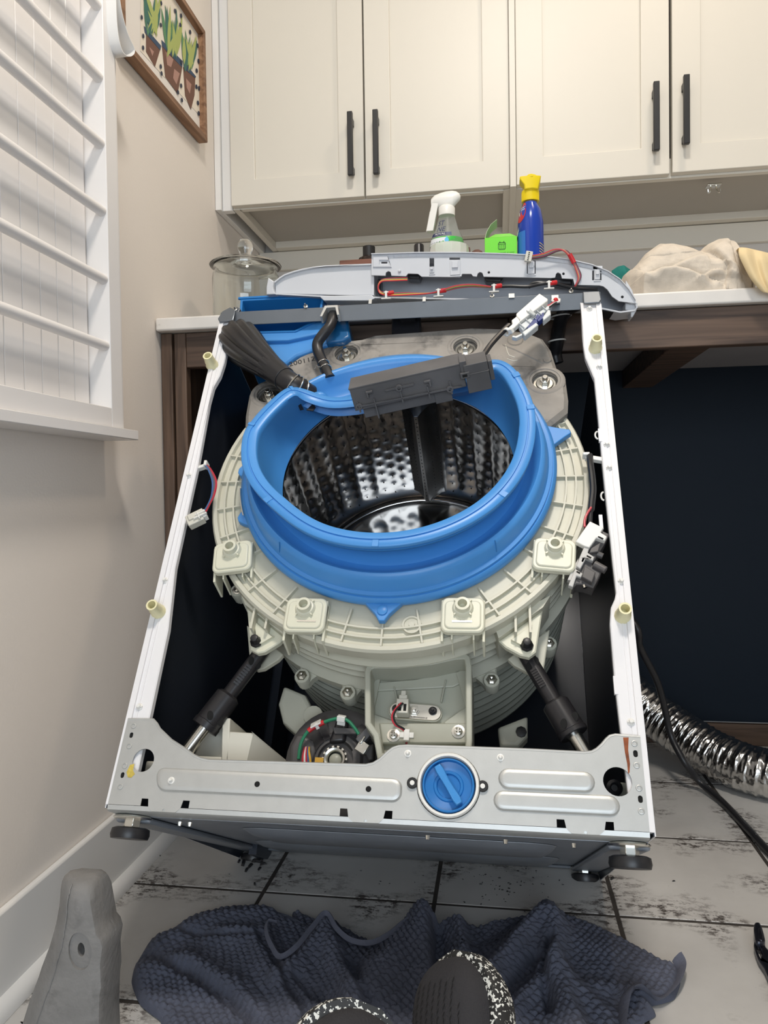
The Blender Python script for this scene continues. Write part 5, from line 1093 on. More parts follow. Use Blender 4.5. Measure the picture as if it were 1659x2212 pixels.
# glass jar
Yj = 1.66; jl = onY(457, 600, Yj).x; jr = onY(606, 590, Yj).x; R_ = (jr-jl)/2-.004; cxj = (jl+jr)/2
zr = onY(530, 572, Yj-.02).z; zk = onY(532, 516, Yj).z; hj = zr-ZT
JM = T((cxj, Yj, ZT))
j = thing('glass_jar', 'clear glass jar with a knobbed glass lid at the left end of the counter', 'jar', JM)
b = MB(JM); b.lathe([(0, .0), (R_*.80, .0), (R_*.90, .004), (R_*.96, .015), (R_*.97, hj*.80), (R_*.95, hj*.88), (R_*.90, hj*.95), (R_*.93, hj*.985), (R_*.93, hj), (R_*.90, hj), (R_*.87, hj*.95), (R_*.92, hj*.87), (R_*.945, hj*.80), (R_*.93, .018), (R_*.87, .008), (0, .006)], 56, wob='open'); b.build('jar_body', glass, j, ang=60)
b = MB(JM); hk_ = zk-zr; b.lathe([(0, hj+.006), (R_*.55, hj+.005), (R_*.85, hj+.002), (R_*1.02, hj+.0005), (R_*1.045, hj+.003), (R_*1.02, hj+.006), (R_*.9, hj+.009), (R_*.62, hj+.014), (R_*.30, hj+.018), (R_*.17, hj+.022), (R_*.15, hj+hk_*.45), (R_*.21, hj+hk_*.62), (R_*.23, hj+hk_*.78), (R_*.16, hj+hk_*.94), (0, hj+hk_)], 56, wob='open'); b.build('jar_lid', glass, j, ang=70)
# white trigger bottle
Yb_ = 1.60; s = Yb_/FPX*1.02
BMt = on_counter(966, 560, Yb_); bx = BMt.translation.x; q = lambda y: onY(966, y, Yb_).z-ZT
clear = mat('frosted_clear_plastic', (.80, .82, .80), .25, trans=.9, ior=1.12)
sb = thing('spray_bottle', 'clear spray bottle with a white trigger head and bright green liquid', 'spray bottle', BMt)
zn = q(463); zg = q(530)
b = MB(BMt); b.lathe([(0, 0), (.030, 0), (.036, .004), (.037, zg*.6), (.036, zg), (.031, zg+.018), (.0235, zn-.030), (.0175, zn-.008), (.0155, zn), (.0155, zn+.006), (0, zn+.006)], 32, M=Matrix.Diagonal((1, .7, 1, 1))); b.build('bottle_body', clear, sb, ang=50)
b = MB(BMt); b.lathe([(0, .002), (.031, .003), (.0345, .006), (.0355, zg*.6), (.0345, zg), (.0315, zg+.012), (0, zg+.012)], 32, M=Matrix.Diagonal((1.03, .73, 1, 1))); b.build('green_liquid', mat('green_liquid', (.05, .48, .06), .2), sb)
zh = q(413); zc_ = q(445)
b = MB(BMt); b.lathe([(.0172, zn-.004), (.0175, zn+.012), (.0168, zc_-.004), (.012, zc_)], 24)
# sculpted head: sections along x
secs = []
for x, zlo, zhi, wd in ((-.032, zh-.030, zh-.014, .006), (-.024, zh-.032, zh-.007, .009), (-.012, zh-.034, zh-.003, .0105), (.0, zc_-.006, zh-.0005, .0115), (.012, zc_-.006, zh, .0115), (.020, zh-.028, zh-.002, .0105), (.026, zh-.022, zh-.006, .008), (.029, zh-.018, zh-.011, .004)):
    secs.append([(x, wd*math.cos(a), (zlo+zhi)/2+(zhi-zlo)/2*math.sin(a)) for a in [2*PI*k/16 for k in range(16)]])
b.loft(secs); b.build('spray_head', M_['whitep'], sb, ang=60)
b = MB(BMt); tr = smooth_path([(-.022, 0, zh-.026), (-.026, 0, zh-.045), (-.030, 0, zh-.065), (-.0335, 0, zh-.082)], 5)
b.loft([[tuple(p+V((dx, dy, 0))) for dx, dy in ((-.0085, -.008), (.0055, -.008), (.0055, .008), (-.0085, .008))] for p in tr])
for dy in (-.004, 0, .004): b.tube([p+V((-.0088, dy, 0)) for p in tr[4:]], .0011, 5)
b.build('trigger', M_['whitep'], sb, bevel=.0012)
def wrap(r, zc, sx=1, sy=.7, out=.0004): return lambda x, z: ((r+out)*sx*math.sin(x/r), -(r+out)*sy*math.cos(x/r), zc+z)
def ringlab(name, mb, col, x0, x1, zb_, zt_, rb_, rt_, par, MX, out=.0004, sx=1, sy=.7):
    b = MB(MX); L = []
    for k in range(11):
        a = x0+(x1-x0)*k/10; L.append([(rr_*sx*math.sin(a), -rr_*sy*math.cos(a), z) for z, rr_ in ((zb_, rb_+out), (zt_, rt_+out))])
    b.loft(L, close=False, cap=False); return b.build(name, col, par, fix=False)
zl = q(508); zl2 = q(500)
def rad_at(z):
    P = [(zg, .036), (zg+.018, .031), (zn-.030, .0235), (zn-.008, .0175)]
    if z <= zg: return .036
    for (z0, r0), (z1, r1) in zip(P, P[1:]):
        if z <= z1: return r0+(r1-r0)*(z-z0)/(z1-z0)
    return .0175
navyp = mat('navy_print', (.012, .025, .10), .45)
ringlab('label_patch', None, mat('pale_label', (.72, .75, .78), .5), -1.3, .05, zg-.004, zg+.010, rad_at(zg-.004), rad_at(zg+.010), sb, BMt, .0006)
ringlab('label_band', None, navyp, -1.2, .35, zg+.014, zg+.021, rad_at(zg+.014), rad_at(zg+.021), sb, BMt, .0008)
for txt, dz, sz, dx, mt in (('ST', .041, .016, -.013, navyp), ('NE', .028, .015, -.011, navyp), ('MOVAL', .0175, .0065, -.012, M_['whitep'])):
    b = MB(BMt); zz_ = zg+dz
    lettering(b, txt, sz, lambda x, z: ((rad_at(zz_+z)+.0011)*math.sin((x+z*.2+dx)/.027), -(rad_at(zz_+z)+.0011)*.7*math.cos((x+z*.2+dx)/.027), zz_+z)); b.build('label_lettering', mt, sb, fix=False)
b = MB(BMt); dpp = [(.004*math.sin(a)*(1-.5*max(0, math.cos(a))), .0065*math.cos(a)+(.003 if abs(a) < .3 else 0)) for a in [2*PI*k/16 for k in range(16)]]
b.add([((rad_at(zg+.004+z)+.0012)*math.sin((x+.001)/.033), -(rad_at(zg+.004+z)+.0012)*.7*math.cos((x+.001)/.033), zg+.004+z) for x, z in dpp], [tuple(range(16))]); b.build('label_drop', mat('drop_print', (.04, .40, .70), .4), sb, fix=False)
# glass dish beside it, standing before the bottle
Yd = 1.53; dl_ = onY(926, 540, Yd).x; dr = onY(1014, 540, Yd).x; zd = onY(970, 534, Yd).z-ZT; DMt = T(((dl_+dr)/2, Yd, ZT)); rd = (dr-dl_)/2
ds_ = thing('glass_tumbler', 'low faceted clear glass tumbler in front of the white trigger bottle', 'glass', DMt)
b = MB(DMt); b.lathe([(rd*.8, 0), (rd*.86, .004), (rd*.98, zd*.93), (rd*.94, zd), (rd*.88, zd), (rd*.90, zd*.9), (rd*.78, .008), (0, .008)], 14); b.build('tumbler_body', mat('faceted_glass', (.95, .93, .90), .05, trans=.55, ior=1.45), ds_, ang=20)
# green cardboard box
Yg = 1.56; gl = onY(1047, 520, Yg).x; gr = onY(1117, 522, Yg).x; zgb = onY(1080, 512, Yg).z-ZT; GMt = T(((gl+gr)/2, Yg, ZT)); gw_ = (gr-gl)/2
gx = thing('tablet_box', 'lime green cardboard box with its flaps torn open beside the blue bottle', 'box', GMt)
gm = mat('lime_card', (.16, .68, .035), .5); gmi = mat('pale_green_card', (.50, .62, .40), .6)
b = MB(GMt); b.box(-gw_, gw_, 0, .05, 0, zgb); b.build('box_body', gm, gx, bevel=.0006)
b = MB(GMt); b.loft([[(-gw_*.75, .0, zgb), (gw_*.95, .0, zgb), (gw_*.95, .0008, zgb), (-gw_*.75, .0008, zgb)], [(-gw_*.35, .012, zgb+.010), (gw_*.55, .012, zgb+.010), (gw_*.55, .0128, zgb+.010), (-gw_*.35, .0128, zgb+.010)]]); b.build('front_flap', mat('mid_lime_card', (.20, .62, .08), .5), gx)
b = MB(GMt); fl = [(-gw_, zgb), (-gw_*.88, zgb+.014), (-gw_*.62, zgb+.028), (-gw_*.25, zgb+.037)]
b.loft([[(x, .004, z), (x, .048, z-.002), (x+.0008, .048, z-.002), (x+.0008, .004, z)] for x, z in fl]); b.build('side_flap', gmi, gx)
b = MB(GMt); fl = [(gw_, zgb), (gw_*1.08, zgb+.012), (gw_*1.18, zgb+.035), (gw_*1.16, zgb+.046)]
b.loft([[(x, .004, z), (x, .030, z-.003), (x+.0008, .030, z-.003), (x+.0008, .004, z)] for x, z in fl]); b.build('side_flap', gmi, gx)
ink = mat('dark_green_ink', (.01, .09, .01), .6)
b = MB(GMt); ci = (0.002, zgb-.018); rr1 = rrect(ci[0], ci[1], .0150, .0150, .003); b.plate(rr1, [inset(rr1, .0013)], -.0004, .0002)
b.box(ci[0]-.007, ci[0]+.007, -.0004, .0002, ci[1]+.0030, ci[1]+.0040)
for k in (-1, 1): b.box(ci[0]+k*.004-.0007, ci[0]+k*.004+.0007, -.0004, .0002, ci[1]+.0060, ci[1]+.0092)
for i in (-1, 0, 1):
    for k in (0, 1, 2): b.box(ci[0]+i*.0038-.0008, ci[0]+i*.0038+.0008, -.0004, .0002, ci[1]-.0052+k*.0028, ci[1]-.0038+k*.0028)
for i, t in enumerate(('Use once a month or every', '30 cycles to maintain a', 'consistently clean machine')): lettering(b, t, .0044, lambda x, z: (x+.002, -.0003, zgb-.0315-.0048*i+z))
b.build('box_print', ink, gx, fix=False)
# blue trigger bottle
Yl = 1.575; LMt = on_counter(1146, 480, Yl); ql = lambda y: onY(1146, y, Yl).z-ZT; zy = ql(440); ztp = ql(384)
bb = thing('spray_bottle', 'blue spray bottle with a yellow trigger head and red oval label', 'spray bottle', LMt)
blu = mat('royal_blue_plastic', (.008, .045, .36), .22)
b = MB(LMt); b.lathe([(0, 0), (.024, 0), (.0265, .004), (.0265, zy*.55), (.0255, zy-.040), (.021, zy-.015), (.0145, zy-.004), (.0135, zy), (0, zy)], 28, M=Matrix.Diagonal((1, 1.25, 1, 1))); b.build('bottle_body', blu, bb, ang=50)
b = MB(LMt); b.lathe([(.0135, zy-.002), (.0135, zy+.003)], 20); b.build('bottle_neck', mat('amber_neck', (.20, .14, .05), .3), bb)
yel = mat('yellow_plastic', (.78, .60, .010), .35)
b = MB(LMt); b.lathe([(.0170, zy+.003), (.0172, zy+.024), (.0150, zy+.027)], 30)
for k in range(36): b.box(.0168, .0176, -.0006, .0006, zy+.004, zy+.022, RZ(2*PI*k/36))
b.build('bottle_cap', yel, bb)
secs = [[(x0+.003*0, y, z) for x0, y in ((-a1, -.020), (a1*.3, -.022), (a2, -.016), (a2, .030), (-a1*.6, .030), (-a1, .01))] for z, a1, a2 in ((zy+.022, .012, .015), (zy+.032, .013, .017), (zy+.043, .0215, .020), (zy+.049, .021, .021), (ztp-.008, .014, .018), (ztp, .004, .010))]
b = MB(LMt); b.loft(secs); b.build('spray_head', yel, bb, bevel=.002)
b = MB(LMt); el = [(-.0015+.014*math.cos(a), zy-.026+.019*math.sin(a)) for a in [2*PI*k/24 for k in range(24)]]
el = [(-.024+.013*math.cos(a)*1.0, zy-.022+.021*math.sin(a)) for a in [2*PI*k/24 for k in range(24)]]
rb_ = lambda z: float(np.interp(z, [0, zy*.55, zy-.040, zy-.015, zy-.004], [.0265, .0265, .0255, .021, .0145]))
b.add([(rb_(z)*1.015*math.sin(x/.024), -rb_(z)*1.015*1.25*math.cos(x/.024), z) for x, z in [(-.024, zy-.022)]+el], [(0, 1+k, 1+(k+1) % 24) for k in range(24)]); b.build('red_label', M_['red'], bb, fix=False)
b = MB(LMt); lettering(b, 'SS', .011, lambda x, z: (rb_(zy-.016+z)*1.03*math.sin((x-.019)/.024), -rb_(zy-.016+z)*1.03*1.25*math.cos((x-.019)/.024), zy-.016+z)); b.build('label_lettering', M_['whitep'], bb, fix=False)
ringlab('label_patch', None, mat('sky_blue_print', (.03, .17, .55), .3), -1.35, -.45, .03, zy-.062, .0265, .0263, bb, LMt, .0003, 1, 1.25)
b = MB(LMt)
for k in range(8):
    z0 = zy-.088-.0055*k; L = []
    for t in range(7): a = .62+.5*t/6; L.append([(.0272*math.sin(a), -.0272*1.25*math.cos(a), z0-.004*t/6), (.0272*math.sin(a), -.0272*1.25*math.cos(a), z0+.0016-.004*t/6)])
    b.loft(L, close=False, cap=False)
b.build('label_lines', mat('pale_yellow_print', (.62, .52, .15), .5), bb, fix=False)
# small things half hidden behind the panel
Yw = 1.62; a = onY(733, 560, Yw).x; c = onY(812, 560, Yw).x; zt_ = onY(770, 560, Yw).z
b = MB(); b.box(a, c, Yw, Yw+.09, ZT, zt_); tag(b.build('wooden_box', wood_mat('red_brown_wood', (.10, .035, .02), (.20, .075, .045), 0), bevel=.002), 'small red-brown wooden box with a dark bottle beside it', 'box')
Yq = 1.77; q0 = onY(797, 540, Yq); b = MB(T((q0.x, Yq, ZT))); zq = onY(797, 533, Yq).z-ZT
b.lathe([(.030, 0), (.032, .004), (.032, zq-.045), (.024, zq-.028), (.013, zq-.022), (0, zq-.022)], 24); o = tag(b.build('dark_bottle', mat('brown_bottle', (.02, .012, .01), .15)), 'dark bottle with a black cap standing behind the wooden box', 'bottle')
b = MB(T((q0.x, Yq, ZT))); b.lathe([(.0145, zq-.026), (.0145, zq-.001), (.0135, zq)], 24); b.build('cap', M_['black'], o)
q0 = onY(905, 545, 1.62); zq = onY(905, 528, 1.62).z-ZT; b = MB(T((q0.x, 1.62, ZT)))
b.lathe([(.0115, 0), (.0115, zq-.030), (.0105, zq-.028), (.0105, zq-.003), (.009, zq)], 18); tag(b.build('black_tube', M_['plast']), 'small black capped tube between the wooden box and the white trigger bottle', 'tube')
q0 = onY(1020, 548, 1.66); zq = onY(1020, 544, 1.66).z-ZT; b = MB(T((q0.x-.004, 1.66, ZT)))
b.box(-.014, .000, -.015, .015, 0, zq+.006); b.ball((.014, 0, zq-.012), .016, 8); tag(b.build('wooden_brush', mat('brown_wood', (.12, .05, .035), .5), bevel=.001), 'brown wooden knob between the glass tumbler and the green box', 'brush')
# ------------------------------------------------------------------ clothes on the counter
def projpx(p):
    d = V(p)-CAMP; z = d.dot(_F); return (IW/2+FPX*d.dot(_R)/z, IH/2-FPX*d.dot(_U)/z)
def seg_d(px_, py_, pts):
    """distance in the list's own plane from a point to a polyline, numpy arrays in and out"""
    best = np.full(px_.shape, 1e9)
    for (x0, y0), (x1, y1) in zip(pts, pts[1:]):
        dx, dy = x1-x0, y1-y0; L = dx*dx+dy*dy+1e-12; t = np.clip(((px_-x0)*dx+(py_-y0)*dy)/L, 0, 1)
        best = np.minimum(best, np.hypot(px_-x0-t*dx, py_-y0-t*dy))
    return best
def fnoise(x, y, f, o=3):
    """smooth value noise made of turned sine waves"""
    r = np.random.default_rng(int(f*1000) % 9973+1); s = np.zeros_like(x); a = 1.0
    for k in range(o*4):
        th = r.uniform(0, 2*PI); ff = f*r.uniform(.6, 1.5)*2**(k//4); s += a*np.sin(ff*(x*np.cos(th)+y*np.sin(th))+r.uniform(0, 6.28))/4; a = .55**((k+1)//4)
    return s
def pile(name, sil, Yf, depth, creases, m, amp=.006, front=(), nx=150, nt=110, zbase=ZC, nz=.0022, extra=None):
    """a heap of cloth: silhouette in (x, z), creases given in (x, z) as (points, width, push)"""
    xs = np.linspace(sil[0][0], sil[-1][0], nx); Hs = np.interp(xs, [a for a, _ in sil], [c_ for _, c_ in sil])-zbase
    t = np.linspace(0, 1, nt); X, Tt = np.meshgrid(xs, t); H = np.tile(Hs, (nt, 1))
    s = np.sin(PI*Tt)**.62; Z = zbase+.001+H*s; e = np.minimum(1, np.minimum(X-xs[0], xs[-1]-X)/.03)**.5
    Yy = Yf+depth*(1-e)*.5+(depth/2)*(1-np.cos(PI*Tt))*e
    F = np.zeros_like(X)
    for pts, wd, push in creases: F += 1.5*push*np.exp(-(seg_d(X, Z, pts)/(wd*.85))**2)
    if extra: F += extra(X, Z)
    F += 1.6*nz*(1-2.2*np.abs(fnoise(X, Z*1.3+Tt*.04, 34)))+.8*nz*(1-2*np.abs(fnoise(X+.3, Z*1.3+Tt*.04, 75)))
    F += .5*nz*fnoise(X*1.0, Z*1.6+Tt*.05, 60)+.0009*fnoise(X, Z+Tt*.1, 170)
    Yy = Yy-F*np.cos(PI*Tt*.9)*e; Z = np.maximum(zbase+.0008, Z+.25*F*np.sin(PI*Tt)*e)
    co = np.stack([X, Yy, Z], -1).reshape(-1, 3); me = bpy.data.meshes.new(name); fs = []
    for j in range(nt-1):
        for i in range(nx-1): a = j*nx+i; fs.append((a, a+1, a+nx+1, a+nx))
    me.from_pydata(co.tolist(), [], fs); me.materials.append(m); me.polygons.foreach_set('use_smooth', [True]*len(fs)); me.update()
    o = bpy.data.objects.new(name, me); COL.objects.link(o); return o
Yp = 1.50
def xz(pts, Y=Yp+.04): return [(onY(x, y, Y).x, onY(x, y, Y).z) for x, y in pts]
fleece = mat('oat_fleece', (.60, .535, .45), .95, var=.10, vscale=45, bump=.5, bscale=420, bdist=.001)
sil = xz([(1338, 625), (1348, 596), (1360, 587), (1377, 571), (1393, 551), (1422, 529), (1448, 529), (1477, 535), (1510, 549), (1526, 534), (1545, 523), (1560, 521), (1575, 523), (1581, 545), (1592, 557), (1607, 580), (1620, 605), (1628, 622)], Yp+.095)
def sgn_d(X, Z, pts):
    """signed distance to a polyline, plus on its left hand side, and the falloff past its ends"""
    best = np.full(X.shape, 1e9); sg = np.zeros(X.shape)
    for (x0, y0), (x1, y1) in zip(pts, pts[1:]):
        dx, dy = x1-x0, y1-y0; L = dx*dx+dy*dy+1e-12; t = np.clip(((X-x0)*dx+(Z-y0)*dy)/L, 0, 1); d = np.hypot(X-x0-t*dx, Z-y0-t*dy)
        c = dx*(Z-y0)-dy*(X-x0); m = d < best; best = np.where(m, d, best); sg = np.where(m, np.sign(c), sg)
    return best*sg
def zz(x, y): return (1120+x/3.078, 480+y/3.078)
FO = [([(800, 330), (835, 366), (900, 338), (1000, 330), (1100, 346), (1180, 378), (1252, 412)], .030, .0035, .020, -1),
      ([(870, 360), (935, 330), (1010, 310), (1100, 262), (1180, 232), (1235, 226), (1290, 262)], .022, .0035, .016, -1),
      ([(1190, 386), (1250, 352), (1300, 348), (1345, 362)], .010, .0025, .011, -1),
      ([(1215, 400), (1270, 392), (1340, 398)], .008, .0025, .008, 1),
      ([(1250, 170), (1300, 235), (1352, 330), (1338, 425)], .020, .0030, .018, 1),
      ([(1408, 150), (1404, 230), (1412, 310), (1450, 415)], .020, .0030, .014, -1),
      ([(1470, 300), (1520, 360), (1522, 420)], .012, .003, .010, 1),
      ([(800, 250), (880, 215), (960, 230), (1060, 215)], .020, .010, .006, 1)]
FO = [(xz([zz(*p) for p in pts]), a, c_, h, sd) for pts, a, c_, h, sd in FO]
def fold_push(X, Z):
    F = np.zeros_like(X)
    for pts, wo, wi, h, sd in FO:
        d = sgn_d(X, Z, pts)*sd; e0 = np.hypot(X-pts[0][0], Z-pts[0][1]); e1 = np.hypot(X-pts[-1][0], Z-pts[-1][1]); en = np.clip(np.minimum(e0, e1)/.016, 0, 1)
        F += h*np.where(d > 0, np.exp(-d/wo)*(1-np.exp(-d/(wi*1.2)))*1.25, -.35*np.exp(d/(wi*2)))*(.3+.7*en)
    return F
o = pile('sweatshirt', sil, Yp+.012, .20, [], fleece, nx=300, nt=200, nz=.0006, extra=fold_push)
tag(o, 'oat beige fleece sweatshirt crumpled on the white countertop', 'clothes')
yel_c = mat('pale_yellow_cloth', (.72, .57, .33), .9, var=.04, vscale=20, bump=.25, bscale=300, bdist=.001)
# the yellow cloth hangs over the counter's edge
rows = [[(1597, 534), (1612, 534), (1628, 538), (1645, 541), (1662, 546), (1690, 552)], [(1593, 545), (1612, 545), (1628, 552), (1645, 556), (1664, 562), (1695, 570)], [(1600, 562), (1618, 562), (1632, 566), (1648, 570), (1668, 580), (1700, 590)],
        [(1612, 585), (1626, 583), (1638, 585), (1652, 590), (1672, 598), (1705, 606)], [(1624, 606), (1636, 605), (1646, 606), (1658, 610), (1676, 616), (1710, 622)], [(1640, 624), (1648, 622), (1654, 622), (1662, 625), (1680, 630), (1712, 634)], [(1652, 633), (1655, 632), (1660, 634), (1668, 638), (1684, 642), (1714, 646)]]
Ys = [1.500, 1.480, 1.476, 1.474, 1.472, 1.472, 1.4735]; wob = [0, -.018, .012, -.016, .010, 0]
L = [[tuple(onY(x, y, Ys[i]+.7*wob[k]*(1 if i < 5 else .3)-.012)) for k, (x, y) in enumerate(r)] for i, r in enumerate(rows)]
back = [[(p[0]+.01, p[1]+.10, p[2]-.004) for p in L[0]], [(p[0]+.005, p[1]+.05, p[2]+.006) for p in L[0]]]
b = MB(); b.loft(back+L, close=False, cap=False); o = b.build('yellow_cloth', yel_c, fix=False)
q = o.modifiers.new('thick', 'SOLIDIFY'); q.thickness = .003; q = o.modifiers.new('sub', 'SUBSURF'); q.levels = q.render_levels = 3
tag(o, 'pale yellow cloth draped over the counter edge at the far right', 'cloth')
teal = mat('teal_cloth', (.010, .17, .15), .9, bump=.3, bscale=300)
tag(pile('teal_cloth', xz([(1322, 584), (1335, 576), (1347, 573), (1362, 582), (1375, 600)], 1.75), 1.715, .08, [], teal, nx=40, nt=40), 'teal cloth peeking out behind the beige sweatshirt', 'cloth')
tag(pile('black_sock', xz([(1508, 552), (1514, 543), (1524, 539), (1532, 548)], 1.75), 1.715, .08, [], mat('black_knit', (.01, .01, .012), .9), nx=30, nt=40), 'black sock tip behind the beige sweatshirt', 'sock')
# ------------------------------------------------------------------ towel on the floor
bnd = [(283, 2092), (290, 2060), (310, 2030), (326, 2006), (365, 1990), (400, 1965), (470, 1946), (560, 1940), (630, 1945), (634, 1968), (662, 1985), (704, 1970), (750, 2008), (800, 2020), (842, 2012), (880, 1985), (912, 1972), (936, 1985), (952, 1996), (990, 1974), (1040, 1984), (1090, 2002), (1130, 1988), (1180, 1955), (1230, 1960), (1300, 1983),
       (1390, 2030), (1440, 2058), (1466, 2068), (1470, 2095), (1456, 2130), (1422, 2160), (1388, 2146), (1362, 2190), (1348, 2235), (1300, 2330), (1100, 2400), (800, 2420), (500, 2370), (395, 2290), (368, 2212), (345, 2172), (302, 2140)]
ctr = onZ(880, 2135, 0); B = np.array([(onZ(x, y, .022).x-ctr.x, onZ(x, y, .022).y-ctr.y) for x, y in bnd])
th = np.arctan2(B[:, 1], B[:, 0]); o_ = np.argsort(th); th = th[o_]; rad = np.hypot(B[:, 0], B[:, 1])[o_]
NA_, NR_ = 1150, 190
A_ = np.linspace(-PI, PI, NA_, endpoint=False); Rr = np.interp(A_, th, rad, period=2*PI)
for _ in range(6): Rr = (np.roll(Rr, 1)+2*Rr+np.roll(Rr, -1))/4
S = (np.linspace(0.004, 1, NR_))[:, None]
Xg = ctr.x+S*Rr*np.cos(A_); Yg_ = ctr.y+S*Rr*np.sin(A_)
def fl(pts, z=.03): return [(onZ(x, y, z).x, onZ(x, y, z).y) for x, y in pts]
Hh_ = np.full_like(Xg, .010)
ridges = [([(335, 2015), (450, 1966), (560, 1952)], 0.020, 0.009), ([(300, 2075), (400, 2060), (500, 2120), (560, 2200)], 0.027, 0.012), ([(470, 2000), (560, 2010), (590, 2080), (640, 2160)], 0.022, 0.014), ([(600, 2100), (640, 2065), (700, 1990)], 0.015, 0.014), ([(704, 1982), (720, 2060), (760, 2130)], 0.018, 0.019),
          ([(912, 1985), (850, 2055), (790, 2140), (700, 2212)], 0.033, 0.027), ([(912, 1985), (930, 2080), (960, 2200)], 0.025, 0.019), ([(990, 1985), (1000, 2060)], 0.015, 0.021), ([(1180, 1965), (1120, 2030), (1050, 2110), (1000, 2200)], 0.021, 0.032), ([(1200, 1995), (1190, 2070), (1215, 2140), (1250, 2240)], 0.021, 0.031), ([(1200, 2085), (1130, 2140), (1090, 2212)], 0.016, 0.019),
          ([(1230, 1990), (1330, 2050), (1440, 2080)], 0.037, 0.007), ([(1290, 2110), (1370, 2120), (1395, 2135)], 0.015, 0.010), ([(1240, 2110), (1290, 2160), (1330, 2212)], 0.018, 0.014)]
for pts, wd, hh in ridges: Hh_ += hh*np.exp(-(seg_d(Xg, Yg_, fl(pts))/wd)**2)
for pts, wd, hh in [([(945, 2000), (950, 2090), (985, 2160)], .010, .025), ([(760, 2060), (775, 2130), (820, 2180)], .010, .014), ([(1160, 2050), (1110, 2110), (1050, 2180)], .007, .020), ([(1188, 2030), (1170, 2090), (1190, 2170)], .006, .018), ([(560, 2000), (600, 2075), (690, 2212)], .008, .012), ([(318, 2040), (400, 2075), (480, 2125), (600, 2230)], .009, .022), ([(380, 1985), (450, 2000), (540, 2008)], .007, .012), ([(640, 2090), (720, 2150), (760, 2230)], .008, .012), ([(1330, 2120), (1365, 2160)], .010, .010)]: Hh_ -= hh*np.exp(-(seg_d(Xg, Yg_, fl(pts))/wd)**2)
Hh_ += .0035*fnoise(Xg, Yg_, 26)+.0016*fnoise(Xg, Yg_, 70)
Hh_ = np.maximum(Hh_, .006)
edge = np.clip((1-S)*Rr/.020, 0, 1); Hh_ = Hh_*np.sqrt(1-(1-edge)**2)
# waffle weave: domed cells on a hexagonal lattice that leans with the folds
cs = .0118; wx = Xg+.012*fnoise(Xg, Yg_, 13)+.0012*fnoise(Xg, Yg_, 300, 2)+.5*Hh_; wy = Yg_*1.12+.012*fnoise(Yg_, Xg, 15)+.0012*fnoise(Yg_, Xg, 310, 2)+.6*Hh_
def hexd(x, y, s):
    a = np.array([s, s*math.sqrt(3)]); d = []
    for ox, oy in ((0, 0), (.5, .5)):
        u = (x/a[0]-ox); v = (y/a[1]-oy); d.append(np.hypot((u-np.round(u))*a[0], (v-np.round(v))*a[1]))
    return np.minimum(*d)
cell = np.clip(1-(hexd(wx, wy, cs)/(cs*.56))**2.4, 0, 1)
cell = cell*(1+.35*fnoise(Xg, Yg_, 420, 2))+.10*fnoise(Yg_, Xg, 1300, 1)
Zg = .0015+Hh_+(cell-.35)*.0048*np.clip((1-S)*Rr/.012, 0, 1)
co = np.stack([Xg, Yg_, Zg], -1).reshape(-1, 3); fs = []
for j in range(NR_-1):
    for i in range(NA_): i2 = (i+1) % NA_; fs.append((j*NA_+i, j*NA_+i2, (j+1)*NA_+i2, (j+1)*NA_+i))
fs.append(tuple(range(NA_)))
me = bpy.data.meshes.new('towel'); me.from_pydata(co.tolist(), [], fs); tm = mat('slate_blue_terry', (.088, .097, .135), .95, var=.16, vscale=26, bump=.7, bscale=650, bdist=.0012); me.materials.append(tm)
me.polygons.foreach_set('use_smooth', [True]*len(fs)); me.update(); tw = bpy.data.objects.new('towel', me); COL.objects.link(tw)
tag(tw, 'crumpled slate blue waffle towel on the tiles in front of the machine', 'towel')
def towel_h(x, y):
    h = .012
    for pts, wd, hh in ridges: h += hh*float(np.exp(-(seg_d(np.array([x]), np.array([y]), fl(pts))/wd)**2)[0])
    return h
hem_m = mat('slate_hem', (.105, .112, .150), .9, bump=.4, bscale=300)
def hem(pts, wdt, lift, zz=None):
    P = smooth_path([onZ(x, y, z_) for x, y, z_ in pts], 8); m = MB(); L = []
    for i, p in enumerate(P):
        t = (P[min(i+1, len(P)-1)]-P[max(i-1, 0)]).normalized(); n = V((0, 0, 1)).cross(t).normalized(); u = (n*.75+V((0, 0, .66))).normalized()
        L.append([tuple(p+u*wdt*a+(V((0, 0, 1))*c_)) for a, c_ in ((-.5, 0), (-.25, lift), (.25, lift), (.5, 0), (.25, -lift), (-.25, -lift))])
    m.loft(L); m.build('hem', hem_m, tw, ang=60)
hem([(1462, 2066, .020), (1471, 2090, .014), (1457, 2128, .012), (1424, 2158, .010), (1398, 2142, .022), (1376, 2128, .034), (1356, 2142, .030), (1346, 2180, .020), (1340, 2222, .016)], .020, .0022)
hem([(600, 1992, .040), (578, 1990, .038), (576, 2015, .034), (588, 2045, .030), (606, 2066, .028), (640, 2044, .034), (676, 2000, .040), (704, 1972, .045), (728, 2006, .036), (758, 2030, .030), (800, 2036, .028), (840, 2018, .034), (878, 1988, .042), (908, 1974, .046)], .008, .0022)
